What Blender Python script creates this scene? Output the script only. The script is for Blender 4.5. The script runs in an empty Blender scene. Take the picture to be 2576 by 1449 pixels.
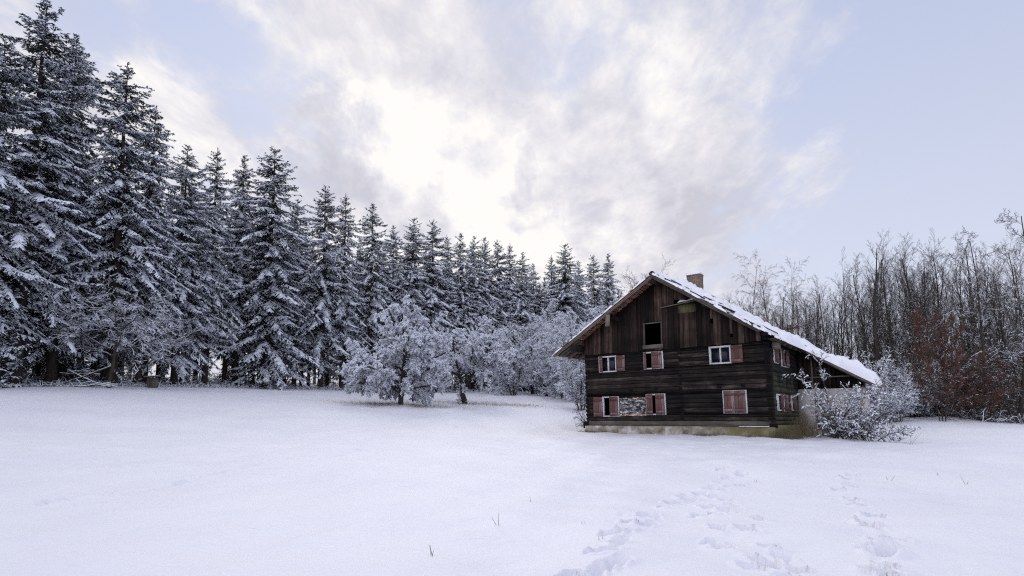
import bpy, math, random
import numpy as np
from mathutils import Vector, Matrix
R_ = math.radians
scene = bpy.context.scene
COL = scene.collection

# ------------------------------------------------------------------ camera
FOC, HOR, TT, EYE = 1450.0, 1055.0, 0.09, 1.65
TH = math.atan(TT); VP = HOR - FOC * TT
FW = np.array([0, math.cos(TH), math.sin(TH)]); UP = np.array([0, -math.sin(TH), math.cos(TH)])
def ray(u, v):
    d = FW + (u - 1288) / FOC * np.array([1., 0, 0]) + (VP - v) / FOC * UP
    return d / d[1]
def at(u, v, d):
    return np.array([0, 0, EYE]) + ray(u, v) * d
cam = bpy.data.cameras.new("camera"); cam_o = bpy.data.objects.new("camera", cam); COL.objects.link(cam_o)
cam_o.location = (0, 0, EYE); cam_o.rotation_euler = (math.pi / 2 + TH, 0, 0)
cam.sensor_width = 36; cam.lens = 36 * FOC / 2576; cam.shift_y = (VP - 724.5) / 2576
cam.clip_start = 0.1; cam.clip_end = 9000
scene.camera = cam_o

# ------------------------------------------------------------------ mesh helpers
class MB:
    def __init__(s): s.V = []; s.F = []; s.n = 0
    def add(s, V, *Fs, m=0):
        V = np.asarray(V, float).reshape(-1, 3)
        for F in Fs:
            F = np.asarray(F, np.int64)
            if F.size: s.F.append((F + s.n, m))
        s.V.append(V); s.n += len(V)
    def build(s, name, mats, parent=None, smooth=False, link=True):
        me = bpy.data.meshes.new(name)
        V = np.concatenate(s.V) if s.V else np.zeros((0, 3))
        me.vertices.add(len(V)); me.vertices.foreach_set('co', V.astype(np.float32).ravel())
        loops = np.concatenate([F.ravel() for F, m in s.F]) if s.F else np.zeros(0, int)
        tot = np.concatenate([np.full(len(F), F.shape[1]) for F, m in s.F]) if s.F else np.zeros(0, int)
        mi = np.concatenate([np.full(len(F), m) for F, m in s.F]) if s.F else np.zeros(0, int)
        me.loops.add(len(loops)); me.loops.foreach_set('vertex_index', loops.astype(np.int32))
        me.polygons.add(len(tot))
        st = np.concatenate([[0], np.cumsum(tot)[:-1]]) if len(tot) else tot
        me.polygons.foreach_set('loop_start', st.astype(np.int32))
        me.polygons.foreach_set('material_index', mi.astype(np.int32))
        if smooth: me.polygons.foreach_set('use_smooth', np.ones(len(tot), bool))
        if not isinstance(mats, (list, tuple)): mats = [mats]
        for m in mats: me.materials.append(m)
        me.update(calc_edges=True)
        o = bpy.data.objects.new(name, me)
        if link: COL.objects.link(o)
        if parent is not None: o.parent = parent
        return o

def nrm(v): return v / np.maximum(np.linalg.norm(v, axis=-1, keepdims=True), 1e-9)

def tubes(mb, P0, P1, r0, r1, k=4, m=0):
    P0 = np.atleast_2d(P0); P1 = np.atleast_2d(P1); n = len(P0)
    if n == 0: return
    r0 = np.broadcast_to(r0, n); r1 = np.broadcast_to(r1, n)
    d = nrm(P1 - P0)
    ref = np.where(np.abs(d[:, 2:3]) > .9, np.array([[1., 0, 0]]), np.array([[0, 0, 1.]]))
    a = nrm(np.cross(d, ref)); b = np.cross(d, a)
    V = np.zeros((n, 2, k, 3))
    for j in range(k):
        t = 2 * math.pi * j / k
        o = a * math.cos(t) + b * math.sin(t)
        V[:, 0, j] = P0 + o * r0[:, None]; V[:, 1, j] = P1 + o * r1[:, None]
    base = np.arange(n)[:, None] * 2 * k
    F = []
    for j in range(k):
        j2 = (j + 1) % k
        F.append(np.concatenate([base + j, base + j2, base + k + j2, base + k + j], 1))
    mb.add(V.reshape(-1, 3), np.concatenate(F), m=m)

def snowcaps(mb, P0, P1, w0, w1, h, m=0):
    """a ridge-shaped strip of snow lying along the top of each twig"""
    n = len(P0)
    if n == 0: return
    w0 = np.broadcast_to(w0, n)[:, None]; w1 = np.broadcast_to(w1, n)[:, None]; h = np.broadcast_to(h, n)[:, None]
    d = nrm(P1 - P0); s = nrm(np.cross(d, np.array([[0, 0, 1.]])))
    z = np.array([[0, 0, 1.]])
    V = np.stack([P0 - s * w0, P0 + z * h + s * 0, P0 + s * w0, P1 - s * w1, P1 + z * h * .7, P1 + s * w1], 1)
    b = np.arange(n)[:, None] * 6
    F4 = np.concatenate([np.concatenate([b, b + 1, b + 4, b + 3], 1), np.concatenate([b + 1, b + 2, b + 5, b + 4], 1)])
    F3 = np.concatenate([np.concatenate([b, b + 2, b + 1], 1), np.concatenate([b + 3, b + 4, b + 5], 1)])
    mb.add(V.reshape(-1, 3), F4, F3, m=m)

def box(mb, x0, x1, y0, y1, z0, z1, m=0, ch=0.0):
    V = [[x0, y0, z0], [x1, y0, z0], [x1, y1, z0], [x0, y1, z0], [x0, y0, z1], [x1, y0, z1], [x1, y1, z1], [x0, y1, z1]]
    mb.add(V, [[0, 3, 2, 1], [4, 5, 6, 7], [0, 1, 5, 4], [1, 2, 6, 5], [2, 3, 7, 6], [3, 0, 4, 7]], m=m)

def bar(mb, p0, p1, w, h, m=0, up=(0, 0, 1)):
    p0 = np.array(p0, float); p1 = np.array(p1, float); d = nrm(p1 - p0); up = np.array(up, float)
    s = nrm(np.cross(d, up)); u = np.cross(s, d)
    V = []
    for p in (p0, p1):
        for a, b in ((-1, -1), (1, -1), (1, 1), (-1, 1)): V.append(p + s * a * w / 2 + u * b * h / 2)
    mb.add(V, [[0, 1, 2, 3], [7, 6, 5, 4], [0, 4, 5, 1], [1, 5, 6, 2], [2, 6, 7, 3], [3, 7, 4, 0]], m=m)

def log(mb, axis, a0, a1, f0, f1, z0, z1, rng, ch=.028, jit=.012, m=0):
    """hewn log: chamfered section swept along x (axis 0) or y (axis 1) with hand-cut unevenness"""
    n = max(2, int((a1 - a0) / .45) + 1); prof = []
    for (f, z) in ((f0 + ch, z0), (f0, z0 + ch), (f0, z1 - ch), (f0 + ch, z1), (f1, z1), (f1, z0)): prof.append((f, z))
    V = []
    for i in range(n):
        a = a0 + (a1 - a0) * i / (n - 1); jf, jz = rng.uniform(-jit, jit), rng.uniform(-jit, jit) * .7
        for (f, z) in prof:
            ff = f + (jf if f != f1 else 0); zz = z + jz
            V.append((a, ff, zz) if axis == 0 else (ff, a, zz))
    F = []; k = 6
    for i in range(n - 1):
        for j in range(k): F.append([i * k + j, i * k + (j + 1) % k, (i + 1) * k + (j + 1) % k, (i + 1) * k + j])
    mb.add(V, F, [[0, 1, 2, 3, 4, 5], [(n - 1) * k + q for q in (5, 4, 3, 2, 1, 0)]], m=m)

def empty(name, label, cat, loc=(0, 0, 0), rz=0, group=None, scale=1.0):
    o = bpy.data.objects.new(name, None); COL.objects.link(o)
    o.empty_display_size = .2
    o.location = loc; o.rotation_euler = (0, 0, rz); o.scale = (scale,) * 3
    o['label'] = label; o['category'] = cat
    if group: o['group'] = group
    return o
def tag(o, label, cat, group=None):
    o['label'] = label; o['category'] = cat
    if group: o['group'] = group
    return o
def place(proto, label, loc, rz, scale, group=None):
    """copy a thing with its parts and sub-parts (mesh data shared)"""
    if not proto.get('used'):
        r = proto; r['used'] = 1
    else:
        r = proto.copy(); COL.objects.link(r)
        for ch in proto.children:
            c = ch.copy(); COL.objects.link(c); c.parent = r
            for g in ch.children:
                e = g.copy(); COL.objects.link(e); e.parent = c
    r.location = loc; r.rotation_euler = (0, 0, rz)
    r.scale = scale if isinstance(scale, (tuple, list)) else (scale,) * 3
    r['label'] = label
    if group: r['group'] = group
    elif 'group' in r: del r['group']
    return r

# ------------------------------------------------------------------ materials
def newmat(name, base=(.5, .5, .5), rough=.8):
    m = bpy.data.materials.new(name); m.use_nodes = True
    nt = m.node_tree; b = nt.nodes['Principled BSDF']
    b.inputs['Base Color'].default_value = (*base, 1); b.inputs['Roughness'].default_value = rough
    b.inputs['Specular IOR Level'].default_value = .25
    return m, nt, b
def N(nt, t, **kw):
    n = nt.nodes.new(t)
    for k, v in kw.items():
        if k in n.inputs: n.inputs[k].default_value = v
        else: setattr(n, k, v)
    return n
def ramp(nt, fac, stops, interp='LINEAR'):
    r = nt.nodes.new('ShaderNodeValToRGB'); r.color_ramp.interpolation = interp
    e = r.color_ramp.elements
    while len(e) < len(stops): e.new(.5)
    for q, (p, c) in zip(e, stops):
        q.position = p; q.color = (*c, 1) if len(c) == 3 else c
    nt.links.new(fac, r.inputs[0]); return r
def mixc(nt, fac, a, b, mode='MIX'):
    m = nt.nodes.new('ShaderNodeMix'); m.data_type = 'RGBA'; m.blend_type = mode
    for s, x in ((m.inputs[0], fac), (m.inputs[6], a), (m.inputs[7], b)):
        if isinstance(x, bpy.types.NodeSocket): nt.links.new(x, s)
        elif isinstance(x, (int, float)): s.default_value = x
        else: s.default_value = (*x, 1)
    return m.outputs[2]
def math_(nt, op, a, b=None, clamp=False):
    m = nt.nodes.new('ShaderNodeMath'); m.operation = op; m.use_clamp = clamp
    for s, x in zip(m.inputs, (a, b)):
        if x is None: continue
        if isinstance(x, bpy.types.NodeSocket): nt.links.new(x, s)
        else: s.default_value = x
    return m.outputs[0]
def objco(nt, scale=(1, 1, 1)):
    t = nt.nodes.new('ShaderNodeTexCoord'); mp = nt.nodes.new('ShaderNodeMapping')
    mp.inputs['Scale'].default_value = scale
    nt.links.new(t.outputs['Object'], mp.inputs[0]); return mp.outputs[0]
def noise(nt, vec, scale, detail=4, rough=.6, dist=0.0):
    n = nt.nodes.new('ShaderNodeTexNoise'); n.inputs['Scale'].default_value = scale
    n.inputs['Detail'].default_value = detail; n.inputs['Roughness'].default_value = rough; n.inputs['Distortion'].default_value = dist
    nt.links.new(vec, n.inputs['Vector']); return n.outputs['Fac']
def bump(nt, b, h, strength=.4, dist=.02):
    n = nt.nodes.new('ShaderNodeBump'); n.inputs['Strength'].default_value = strength; n.inputs['Distance'].default_value = dist
    nt.links.new(h, n.inputs['Height']); nt.links.new(n.outputs[0], b.inputs['Normal'])
def island(nt):
    return nt.nodes.new('ShaderNodeNewGeometry').outputs['Random Per Island']

SNOW = (.83, .83, .895)
M = {}
def snow_simple(name, c=SNOW):
    m, nt, b = newmat(name, c, .7); b.inputs['Specular IOR Level'].default_value = .1; return m
M['snow'] = snow_simple('tree_snow', (.83, .865, .96))
M['snow_roof'], nt, b = newmat('roof_snow', (.86, .865, .93), .6)
bump(nt, b, noise(nt, objco(nt), 9, 5), .35, .03)

# snow field: fine grain and wind ripple as bump, forest litter where the ground lies under the trees
m, nt, b = newmat('snow_field', SNOW, .55); M['field'] = m
b.inputs['Specular IOR Level'].default_value = .2
co = objco(nt)
n1 = noise(nt, co, 1.3, 6, .6); n2 = noise(nt, objco(nt, (3, 14, 5)), 1.0, 4, .55, .4); n3 = noise(nt, co, 45, 3, .7)
h = math_(nt, 'ADD', math_(nt, 'MULTIPLY', n1, 1.0), math_(nt, 'ADD', math_(nt, 'MULTIPLY', n2, .35), math_(nt, 'MULTIPLY', n3, .12)))
bump(nt, b, h, .6, .10)
at_ = nt.nodes.new('ShaderNodeAttribute'); at_.attribute_name = 'litter'
ln = noise(nt, co, 2.3, 6, .7)
lit = math_(nt, 'MULTIPLY', at_.outputs['Fac'], ramp(nt, ln, [(.46, (0, 0, 0)), (.56, (1, 1, 1))]).outputs[0])
tint = ramp(nt, noise(nt, co, .35, 3), [(.3, (.80, .80, .875)), (.7, (.85, .85, .905))]).outputs[0]
nt.links.new(mixc(nt, lit, tint, (.075, .055, .042)), b.inputs['Base Color'])

m, nt, b = newmat('spruce_needles', (.03, .045, .035), .6); M['needle'] = m
oi = nt.nodes.new('ShaderNodeObjectInfo')
f = math_(nt, 'ADD', noise(nt, objco(nt), 1.6, 3), math_(nt, 'MULTIPLY', math_(nt, 'SUBTRACT', oi.outputs['Random'], .5), .35))
nt.links.new(ramp(nt, f, [(.3, (.010, .017, .018)), (.55, (.021, .032, .028)), (.75, (.042, .050, .034))]).outputs[0], b.inputs['Base Color'])

def bark(name, lo, hi, sc=6, stretch=.25, b_=.5):
    m, nt, b = newmat(name, hi, .9)
    n = noise(nt, objco(nt, (1, 1, stretch)), sc, 6, .65)
    nt.links.new(ramp(nt, n, [(.35, lo), (.65, hi)]).outputs[0], b.inputs['Base Color'])
    bump(nt, b, n, b_, .03); return m
M['bark'] = bark('spruce_bark', (.018, .014, .012), (.062, .048, .036))
M['bark_apple'] = bark('apple_bark', (.02, .017, .016), (.07, .057, .048))
M['bark_grey'] = bark('grey_bark', (.024, .020, .017), (.080, .066, .054))
M['twig'], _, _ = newmat('twig_wood', (.066, .052, .044), .85)
M['twig_pale'], _, _ = newmat('twig_pale', (.13, .105, .085), .85)
M['birch'], nt, b = newmat('birch_bark', (.4, .38, .36), .7)
nb = noise(nt, objco(nt, (2, 2, 9)), 1.5, 4)
nt.links.new(ramp(nt, nb, [(.42, (.06, .05, .045)), (.56, (.42, .39, .36))]).outputs[0], b.inputs['Base Color'])
M['leaf'], nt, b = newmat('brown_leaves', (.13, .05, .03), .7)
nt.links.new(ramp(nt, noise(nt, objco(nt), 3, 3), [(.3, (.070, .033, .026)), (.7, (.145, .068, .048))]).outputs[0], b.inputs['Base Color'])
M['drygrass'], _, _ = newmat('dry_grass', (.20, .155, .09), .85)
M['greengrass'], nt, b = newmat('faded_grass', (.13, .13, .06), .85)
nt.links.new(ramp(nt, noise(nt, objco(nt), 5, 3), [(.35, (.16, .12, .07)), (.65, (.085, .10, .04))]).outputs[0], b.inputs['Base Color'])

# ------------------------------------------------------------------ terrain
ctrl = [(0, 0, 0), (-8, 3, 0), (8, 3, 0), (0, -20, -.3), (-25, -12, 0), (25, -12, -.3), (0, 6, .02), (6, 7, .1), (-6, 7, .05)]
def cz(u, v, d):
    p = at(u, v, d); ctrl.append(tuple(p))
cz(1455, 1087, 30.9); cz(1700, 1092, 27.8); cz(1945, 1101, 24.8); cz(2200, 1108, 25.5); cz(2010, 1090, 33)
for u, v, d in ((0, 973, 40), (180, 972, 42), (330, 973, 46), (600, 976, 57), (900, 982, 69), (1100, 986, 76), (1300, 990, 82), (1450, 994, 88)): cz(u, v, d)
for u, v, d in ((2250, 1047, 42), (2420, 1056, 39), (2576, 1069, 35), (2800, 1075, 34)): cz(u, v, d)
ctrl += [(40, 60, 3.0), (15, 65, 4.2), (-60, 60, 5.8), (-40, 95, 7.6), (10, 110, 7.6), (50, 90, 4.5), (-45, 25, 3.0), (-22, 18, 1.0), (45, 20, 1.0)]
ctrl = np.array(ctrl)
def tps(r): r = np.maximum(r, 1e-9); return r * r * np.log(r)
_P = ctrl[:, :2]; _n = len(_P)
_K = tps(np.linalg.norm(_P[:, None] - _P[None], axis=2)) + np.eye(_n) * 6.0
_A = np.zeros((_n + 3, _n + 3)); _A[:_n, :_n] = _K; _A[:_n, _n] = 1; _A[:_n, _n + 1:] = _P; _A[_n:, :_n] = _A[:_n, _n:].T
_W = np.linalg.solve(_A, np.concatenate([ctrl[:, 2], [0, 0, 0]]))
_rs = np.random.RandomState(3)
_wv = [(2 * math.pi / L * math.cos(t), 2 * math.pi / L * math.sin(t), p, L) for L, t, p in zip(np.geomspace(.9, 9, 16), _rs.uniform(0, math.pi, 16), _rs.uniform(0, 6.28, 16))]
def gz(x, y, detail=False):
    x = np.atleast_1d(np.asarray(x, float)); y = np.atleast_1d(np.asarray(y, float))
    r = np.hypot(x, y - 30); k = np.where(r > 85, (85 + 8 * np.log1p(np.maximum(r - 85, 0) / 8)) / np.maximum(r, 1e-6), 1.0)
    xc, yc = x * k, 30 + (y - 30) * k
    out = np.zeros(len(xc))
    for s in range(0, len(xc), 20000):
        q = np.stack([xc[s:s + 20000], yc[s:s + 20000]], 1)
        out[s:s + 20000] = tps(np.linalg.norm(q[:, None] - _P[None], axis=2)) @ _W[:_n] + _W[_n] + q @ _W[_n + 1:]
    if detail:
        for kx, ky, p, L in _wv: out += .0085 * L ** .45 * np.sin(kx * x + ky * y + p + .6 * np.sin(ky * x * .5 + p))
    return out
def gz1(x, y): return float(gz(x, y)[0])
def ground_at(u, v):
    r = ray(u, v); lo, hi = 1.0, 140.0
    for d in np.arange(2, 140, .5):
        p = np.array([0, 0, EYE]) + r * d
        if p[2] < gz1(p[0], p[1]): hi = d; lo = d - .5; break
    for _ in range(22):
        mid = (lo + hi) / 2; p = np.array([0, 0, EYE]) + r * mid
        if p[2] < gz1(p[0], p[1]): hi = mid
        else: lo = mid
    return np.array([0, 0, EYE]) + r * hi

# forest edge: distance along each column of the picture, as a curve on the ground
_eu = np.array([-400, 0, 180, 330, 600, 900, 1100, 1300, 1450, 1700]); _ed = np.array([34, 40, 42, 46, 57, 69, 76, 82, 88, 100])
EDGE = np.array([at(u, 980, d)[:2] for u, d in zip(_eu, _ed)])
def edge_dist(x, y):
    """signed distance to the left forest's edge: positive inside the wood"""
    p = np.stack([np.ravel(x), np.ravel(y)], 1); best = np.full(len(p), 1e9); sg = np.zeros(len(p))
    for a, b in zip(EDGE[:-1], EDGE[1:]):
        ab = b - a; t = np.clip(((p - a) @ ab) / (ab @ ab), 0, 1); q = a + t[:, None] * ab
        d = np.linalg.norm(p - q, axis=1); c = ab[0] * (p[:, 1] - a[1]) - ab[1] * (p[:, 0] - a[0])
        s = d < best; best = np.where(s, d, best); sg = np.where(s, np.sign(c), sg)
    return best * sg

# footprints: each is a dent with a raised rim pressed into the sheet
def c7(x, y): return (1207.5 + .5313 * x, 1039.8 + .5313 * y)
TRA = [(1150, 215), (1140, 275), (1210, 265), (1165, 300), (1230, 290), (1120, 320), (1180, 335), (1235, 330), (1090, 345), (1150, 355), (1040, 370), (1100, 380), (960, 385), (985, 400), (915, 415), (870, 445), (820, 490), (780, 488), (715, 518), (795, 525), (680, 565), (615, 575), (665, 605), (590, 655), (545, 655), (650, 700), (575, 725), (430, 745), (400, 765), (520, 760), (450, 800), (380, 820)]
TRB = [(1170, 400), (1190, 425), (1080, 455), (1160, 465), (1120, 490), (1045, 490), (1125, 555), (1320, 520), (1265, 565), (1100, 615), (1160, 640), (1375, 640), (1430, 680), (1370, 715), (1300, 730), (1345, 705), (1520, 745), (1450, 790), (1560, 820)]
TRC = [(1765, 290), (1720, 310), (1760, 340), (1700, 355), (1770, 395), (1790, 420), (1870, 480), (1810, 520), (1850, 540), (1970, 605), (1900, 625), (1930, 660), (1880, 670), (1940, 740), (1890, 760), (1960, 800)]
prng = np.random.RandomState(11); PRINTS = []
for tr, ang in ((TRA, .9), (TRB, 1.75), (TRC, 1.9)):
    for (x, y) in tr:
        p = ground_at(*c7(x, y)); dk = 1.45 if tr is TRC else 1.0
        PRINTS.append((p[0], p[1], ang + prng.uniform(-.5, .5), prng.uniform(.13, .18), prng.uniform(.075, .105), prng.uniform(.10, .15) * dk))
        if prng.rand() < .40:
            PRINTS.append((p[0] + prng.normal(0, .16), p[1] + prng.normal(0, .16), ang + prng.uniform(-.8, .8), prng.uniform(.06, .11), prng.uniform(.05, .07), prng.uniform(.02, .045)))
# scuffed snow in front of the house and faint animal tracks over the open field
for k in range(34):
    p = ground_at(prng.uniform(1490, 1900), prng.uniform(1112, 1150)); PRINTS.append((p[0], p[1], prng.uniform(0, 3), .2, .14, prng.uniform(.01, .03)))
for (u0, v0, u1, v1, n) in ((90, 1268, 420, 1222, 16), (430, 1212, 760, 1152, 22), (780, 1150, 920, 1128, 8), (1140, 1078, 1300, 1066, 9), (1380, 1082, 1460, 1085, 10)):
    for k in range(n):
        t = (k + prng.uniform(-.3, .3)) / n
        p = ground_at(u0 + (u1 - u0) * t, v0 + (v1 - v0) * t + prng.uniform(-2, 2))
        PRINTS.append((p[0], p[1], prng.uniform(0, 3), .17, .12, .05))
def axis(zones, far, g=1.12):
    a = list(np.concatenate([np.arange(l, h, s) for l, h, s in zones])); s = step = zones[0][2]; x = a[0]; L = []
    while x > -far: s *= g; x -= s; L.append(x)
    s = step; x = a[-1]; H = []
    while x < far: s *= g; x += s; H.append(x)
    return np.array(L[::-1] + a + H)
gx = axis([(-11.0, .3, .08), (.3, 8.6, .035), (8.6, 13.0, .08)], 4000); gy = axis([(4.6, 15.0, .038), (15.0, 22.0, .07)], 4000)
X, Y = np.meshgrid(gx, gy); Z = gz(X.ravel(), Y.ravel(), True).reshape(X.shape)
for (px, py, a, L, Wd, dp) in PRINTS:
    i0, i1 = np.searchsorted(gx, [px - .6, px + .6]); j0, j1 = np.searchsorted(gy, [py - .6, py + .6])
    xs = X[j0:j1, i0:i1] - px; ys = Y[j0:j1, i0:i1] - py
    q = np.hypot((xs * math.cos(a) + ys * math.sin(a)) / L, (-xs * math.sin(a) + ys * math.cos(a)) / Wd)
    q = q * (1 + .12 * np.sin(5 * np.arctan2(ys, xs) + px * 9))
    Z[j0:j1, i0:i1] += -dp * np.exp(-q ** 6) + dp * .32 * np.exp(-((q - 1.45) / .34) ** 2) * (.55 + .45 * np.sin(3 * np.arctan2(ys, xs) + py * 7))
g = MB(); nx, ny = len(gx), len(gy)
idx = np.arange(nx * ny).reshape(ny, nx)
g.add(np.stack([X, Y, Z], 2).reshape(-1, 3), np.stack([idx[:-1, :-1], idx[:-1, 1:], idx[1:, 1:], idx[1:, :-1]], 2).reshape(-1, 4))
go = g.build('snow_field', M['field'], smooth=True); go['kind'] = 'structure'
ed = edge_dist(X, Y)
r_ = np.hypot(X, Y).ravel()
lv = np.clip((ed + .3) / 2.0, 0, 1) * (r_ < 300)
rx = (X.ravel() - 22) + (Y.ravel() - 42) * .9   # the wood right of the house
rl = np.clip((rx - 2) / 3, 0, 1) * np.clip((Y.ravel() - 36.5) / 2, 0, 1) * (r_ < 300) * .8
at_ = go.data.attributes.new('litter', 'FLOAT', 'POINT'); at_.data.foreach_set('value', np.maximum(lv, rl).astype(np.float32))
# ------------------------------------------------------------------ spruce
def clump(P, rng, f):
    """smooth 3-D noise about -1..1 that makes snow lie in patches"""
    o = np.zeros(len(P))
    for k in range(7):
        d = rng.normal(0, 1, 3) * f * (1 + .35 * k); o += np.sin(P @ d + rng.uniform(0, 6.3)) / (1 + .15 * k)
    return o / 2.6

def spruce_proto(name, seed, H, hb, Rm, dens=1.0, snowy=1.0, link=True, dead=True, spike=5.0, twin=False):
    rng = np.random.RandomState(seed)
    root = empty(name, 'snow-laden spruce', 'spruce')
    tr = MB()
    hs = np.linspace(0, H, 26); cx = np.cumsum(rng.normal(0, .02, 26)); cy = np.cumsum(rng.normal(0, .02, 26))
    C = np.stack([cx, cy, hs - .6 * (hs < .1)], 1)
    rad = .31 * (H / 26) * (1 - hs / H) ** .8 + .012; rad[0] *= 1.45
    tubes(tr, C[:-1], C[1:], rad[:-1], rad[1:], 8)
    def axis_at(h): return np.array([np.interp(h, hs, cx), np.interp(h, hs, cy), h])
    wood = [[], [], [], []]; sp_p = []; sp_d = []; sp_l = []; sp_w = []; sp_r = []; sn = []; pads = []; caps = [[], [], []]
    def branch(o, az, L, e0, x):
        n = 7; s = np.linspace(0, 1, n)
        drp = (.25 + rng.uniform(0, .5)) * min(1, x / 7); up = rng.uniform(.10, .42) * min(1, x / 5)
        side0 = rng.normal(0, .14)
        hz = np.array([math.cos(az), math.sin(az), 0]); sd = np.array([-math.sin(az), math.cos(az), 0])
        pts = o + np.outer(s * L, hz) + np.outer(L * side0 * s * s, sd)
        pts[:, 2] += L * (math.tan(e0) * s - drp * s ** 2 + up * s ** 3)
        r = (.012 + .009 * L) * (1 - s * .85)
        wood[0].append(pts[:-1]); wood[1].append(pts[1:]); wood[2].append(r[:-1]); wood[3].append(r[1:])
        if x > .8:      # the main pad of snow along the back of the branch
            m = max(4, int(L * 5)); q = np.linspace(.22, 1.0, m)
            C_ = np.stack([np.interp(q, s, pts[:, k]) for k in range(3)], 1) + rng.normal(0, .015, (m, 3))
            w_ = (.05 + .080 * L * np.clip(1.06 - q, 0, 1) ** .7) * rng.uniform(.35, 1.35, m)
            Lf = C_ - sd * w_[:, None] - [0, 0, 1.] * (w_ * .45)[:, None]; Rt = C_ + sd * w_[:, None] - [0, 0, 1.] * (w_ * .45)[:, None]
            C_ = C_ + [0, 0, 1.] * (.03 + .12 * w_)[:, None]
            pads.append(np.stack([Lf[:-1], C_[:-1], Rt[:-1], Lf[1:], C_[1:], Rt[1:]], 1))
        nb = max(3, int(L / .15 * dens))
        for sgn in (-1, 1, 0):
            m = nb if sgn else max(2, nb // 2)
            sv = rng.uniform(.10, 1.0, m)
            P = np.stack([np.interp(sv, s, pts[:, k]) for k in range(3)], 1)
            T = nrm(np.stack([np.interp(np.minimum(sv + .08, 1.0), s, pts[:, k]) - np.interp(np.maximum(sv - .08, 0), s, pts[:, k]) for k in range(3)], 1))
            ll = (.17 * L * (1.05 - sv) ** .75 + .17) * rng.uniform(.6, 1.2, m)
            if sgn: D = nrm(T * rng.uniform(.5, .9, m)[:, None] + sd * sgn * .8 + np.array([0, 0, -1]) * rng.uniform(.15, .75, m)[:, None] * min(1, .3 + x / 8))
            else: D = nrm(T * .6 + np.array([0, 0, -1]) * rng.uniform(.2, 1.1, m)[:, None] * min(1, .2 + x / 6) + rng.normal(0, .25, (m, 3))); ll *= .8
            k = np.maximum(1, (ll / .115).astype(int))
            tot = k.sum(); ii = np.repeat(np.arange(m), k); jj = np.concatenate([np.arange(q) for q in k]) / np.repeat(k, k)
            base = P[ii] + D[ii] * (ll[ii] * jj)[:, None] + np.array([0, 0, -1.]) * (ll[ii] * jj ** 2 * .25)[:, None]
            sd2 = nrm(np.cross(D[ii], [0, 0, 1.]))
            for q in (0, 1):
                d = nrm(D[ii] + sd2 * rng.choice([-1, 1], tot)[:, None] * rng.uniform(0, .85, tot)[:, None] + rng.normal(0, .12, (tot, 3)) + np.array([0, 0, -.35 if q else .02]))
                sp_p.append(base); sp_d.append(d); sp_l.append(rng.uniform(.13, .27, tot)); sp_w.append(rng.uniform(.035, .065, tot))
                sp_r.append(rng.uniform(-1.2, 1.2, tot) if q else rng.uniform(-.4, .4, tot)); sn.append(np.full(tot, 0 if q else 1))
            if sgn and x > .6: caps[0].append(P); caps[1].append(P + D * ll[:, None] * .85 - np.array([0, 0, 1.]) * (ll * .16)[:, None]); caps[2].append(np.minimum(.03 + .035 * ll, .06) * rng.uniform(.5, 1.2, m))
            wood[0].append(P); wood[1].append(P + D * ll[:, None] * .8 - np.array([0, 0, 1.]) * (ll * .14)[:, None]); wood[2].append(np.full(m, .010)); wood[3].append(np.full(m, .004))
    tops = [(0.0, 0.0, H)]
    h = hb
    while h < H - .25:
        x = H - h
        R = Rm * (1 - math.exp(-x / spike)) * min(1, .86 + x * .03) * (1.0 if h > hb + 3 else .72 + .28 * (h - hb) / 3)
        nb = (6 if dens > .9 else 5) if x > 1.2 else 4
        a0 = rng.uniform(0, 6.3)
        for q in range(nb):
            if x > 4 and rng.rand() < .13: continue
            L = max(.22, R * rng.uniform(.45, 1.2))
            e0 = R_(50 * math.exp(-x / 2.2) + 6 - 24 * min(1, x / 15) + rng.normal(0, 9))
            branch(axis_at(np.clip(h + rng.uniform(-.45, .45), hb * .8, H - .2)), a0 + 6.283 * q / nb + rng.normal(0, .25), L, e0, x)
        h += (.30 + .012 * x) / dens ** .3 * rng.uniform(.8, 1.2)
    tp = axis_at(H); wood[0].append(tp[None] - [0, 0, .5]); wood[1].append(tp[None] + [0, 0, .15]); wood[2].append(np.array([.02])); wood[3].append(np.array([.006]))
    for k in range(10):
        sp_p.append((tp + [0, 0, -.05 * k])[None]); sp_d.append(nrm(np.array([[rng.normal(0, .5), rng.normal(0, .5), .9]]))); sp_l.append(np.array([.25])); sp_w.append(np.array([.06])); sp_r.append(np.array([0.])); sn.append(np.array([0]))
    if dead and hb > 1.5:   # bare dead branch stubs on the lower trunk
        m = int(hb * 4); hh = rng.uniform(1.0, hb, m); az = rng.uniform(0, 6.3, m); Ld = rng.uniform(.3, 1.5, m)
        P0 = np.stack([np.interp(hh, hs, cx), np.interp(hh, hs, cy), hh], 1)
        P1 = P0 + np.stack([np.cos(az) * Ld, np.sin(az) * Ld, -Ld * rng.uniform(-.05, .35, m)], 1)
        tubes(tr, P0, P1, .016, .005, 3)
    tubes(tr, np.concatenate(wood[0]), np.concatenate(wood[1]), np.concatenate(wood[2]), np.concatenate(wood[3]), 3)
    trunk = tr.build('trunk', M['bark'], root)
    P = np.concatenate(sp_p); D = np.concatenate(sp_d); L = np.concatenate(sp_l)[:, None]; Wd = np.concatenate(sp_w)[:, None]; rr = np.concatenate(sp_r)[:, None]; S = np.concatenate(sn)
    a = nrm(np.cross(D, [0, 0, 1.])); b = np.cross(a, D)
    side = a * np.cos(rr) + b * np.sin(rr)
    c = MB()
    V = np.stack([P, P + D * L * .5 + side * Wd * .6, P + D * L, P + D * L * .5 - side * Wd * .6], 1)
    ix = np.arange(len(P))[:, None] * 4
    c.add(V.reshape(-1, 3), np.concatenate([ix, ix + 1, ix + 2, ix + 3], 1))
    crown = c.build('crown', M['needle'], root)
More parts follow.
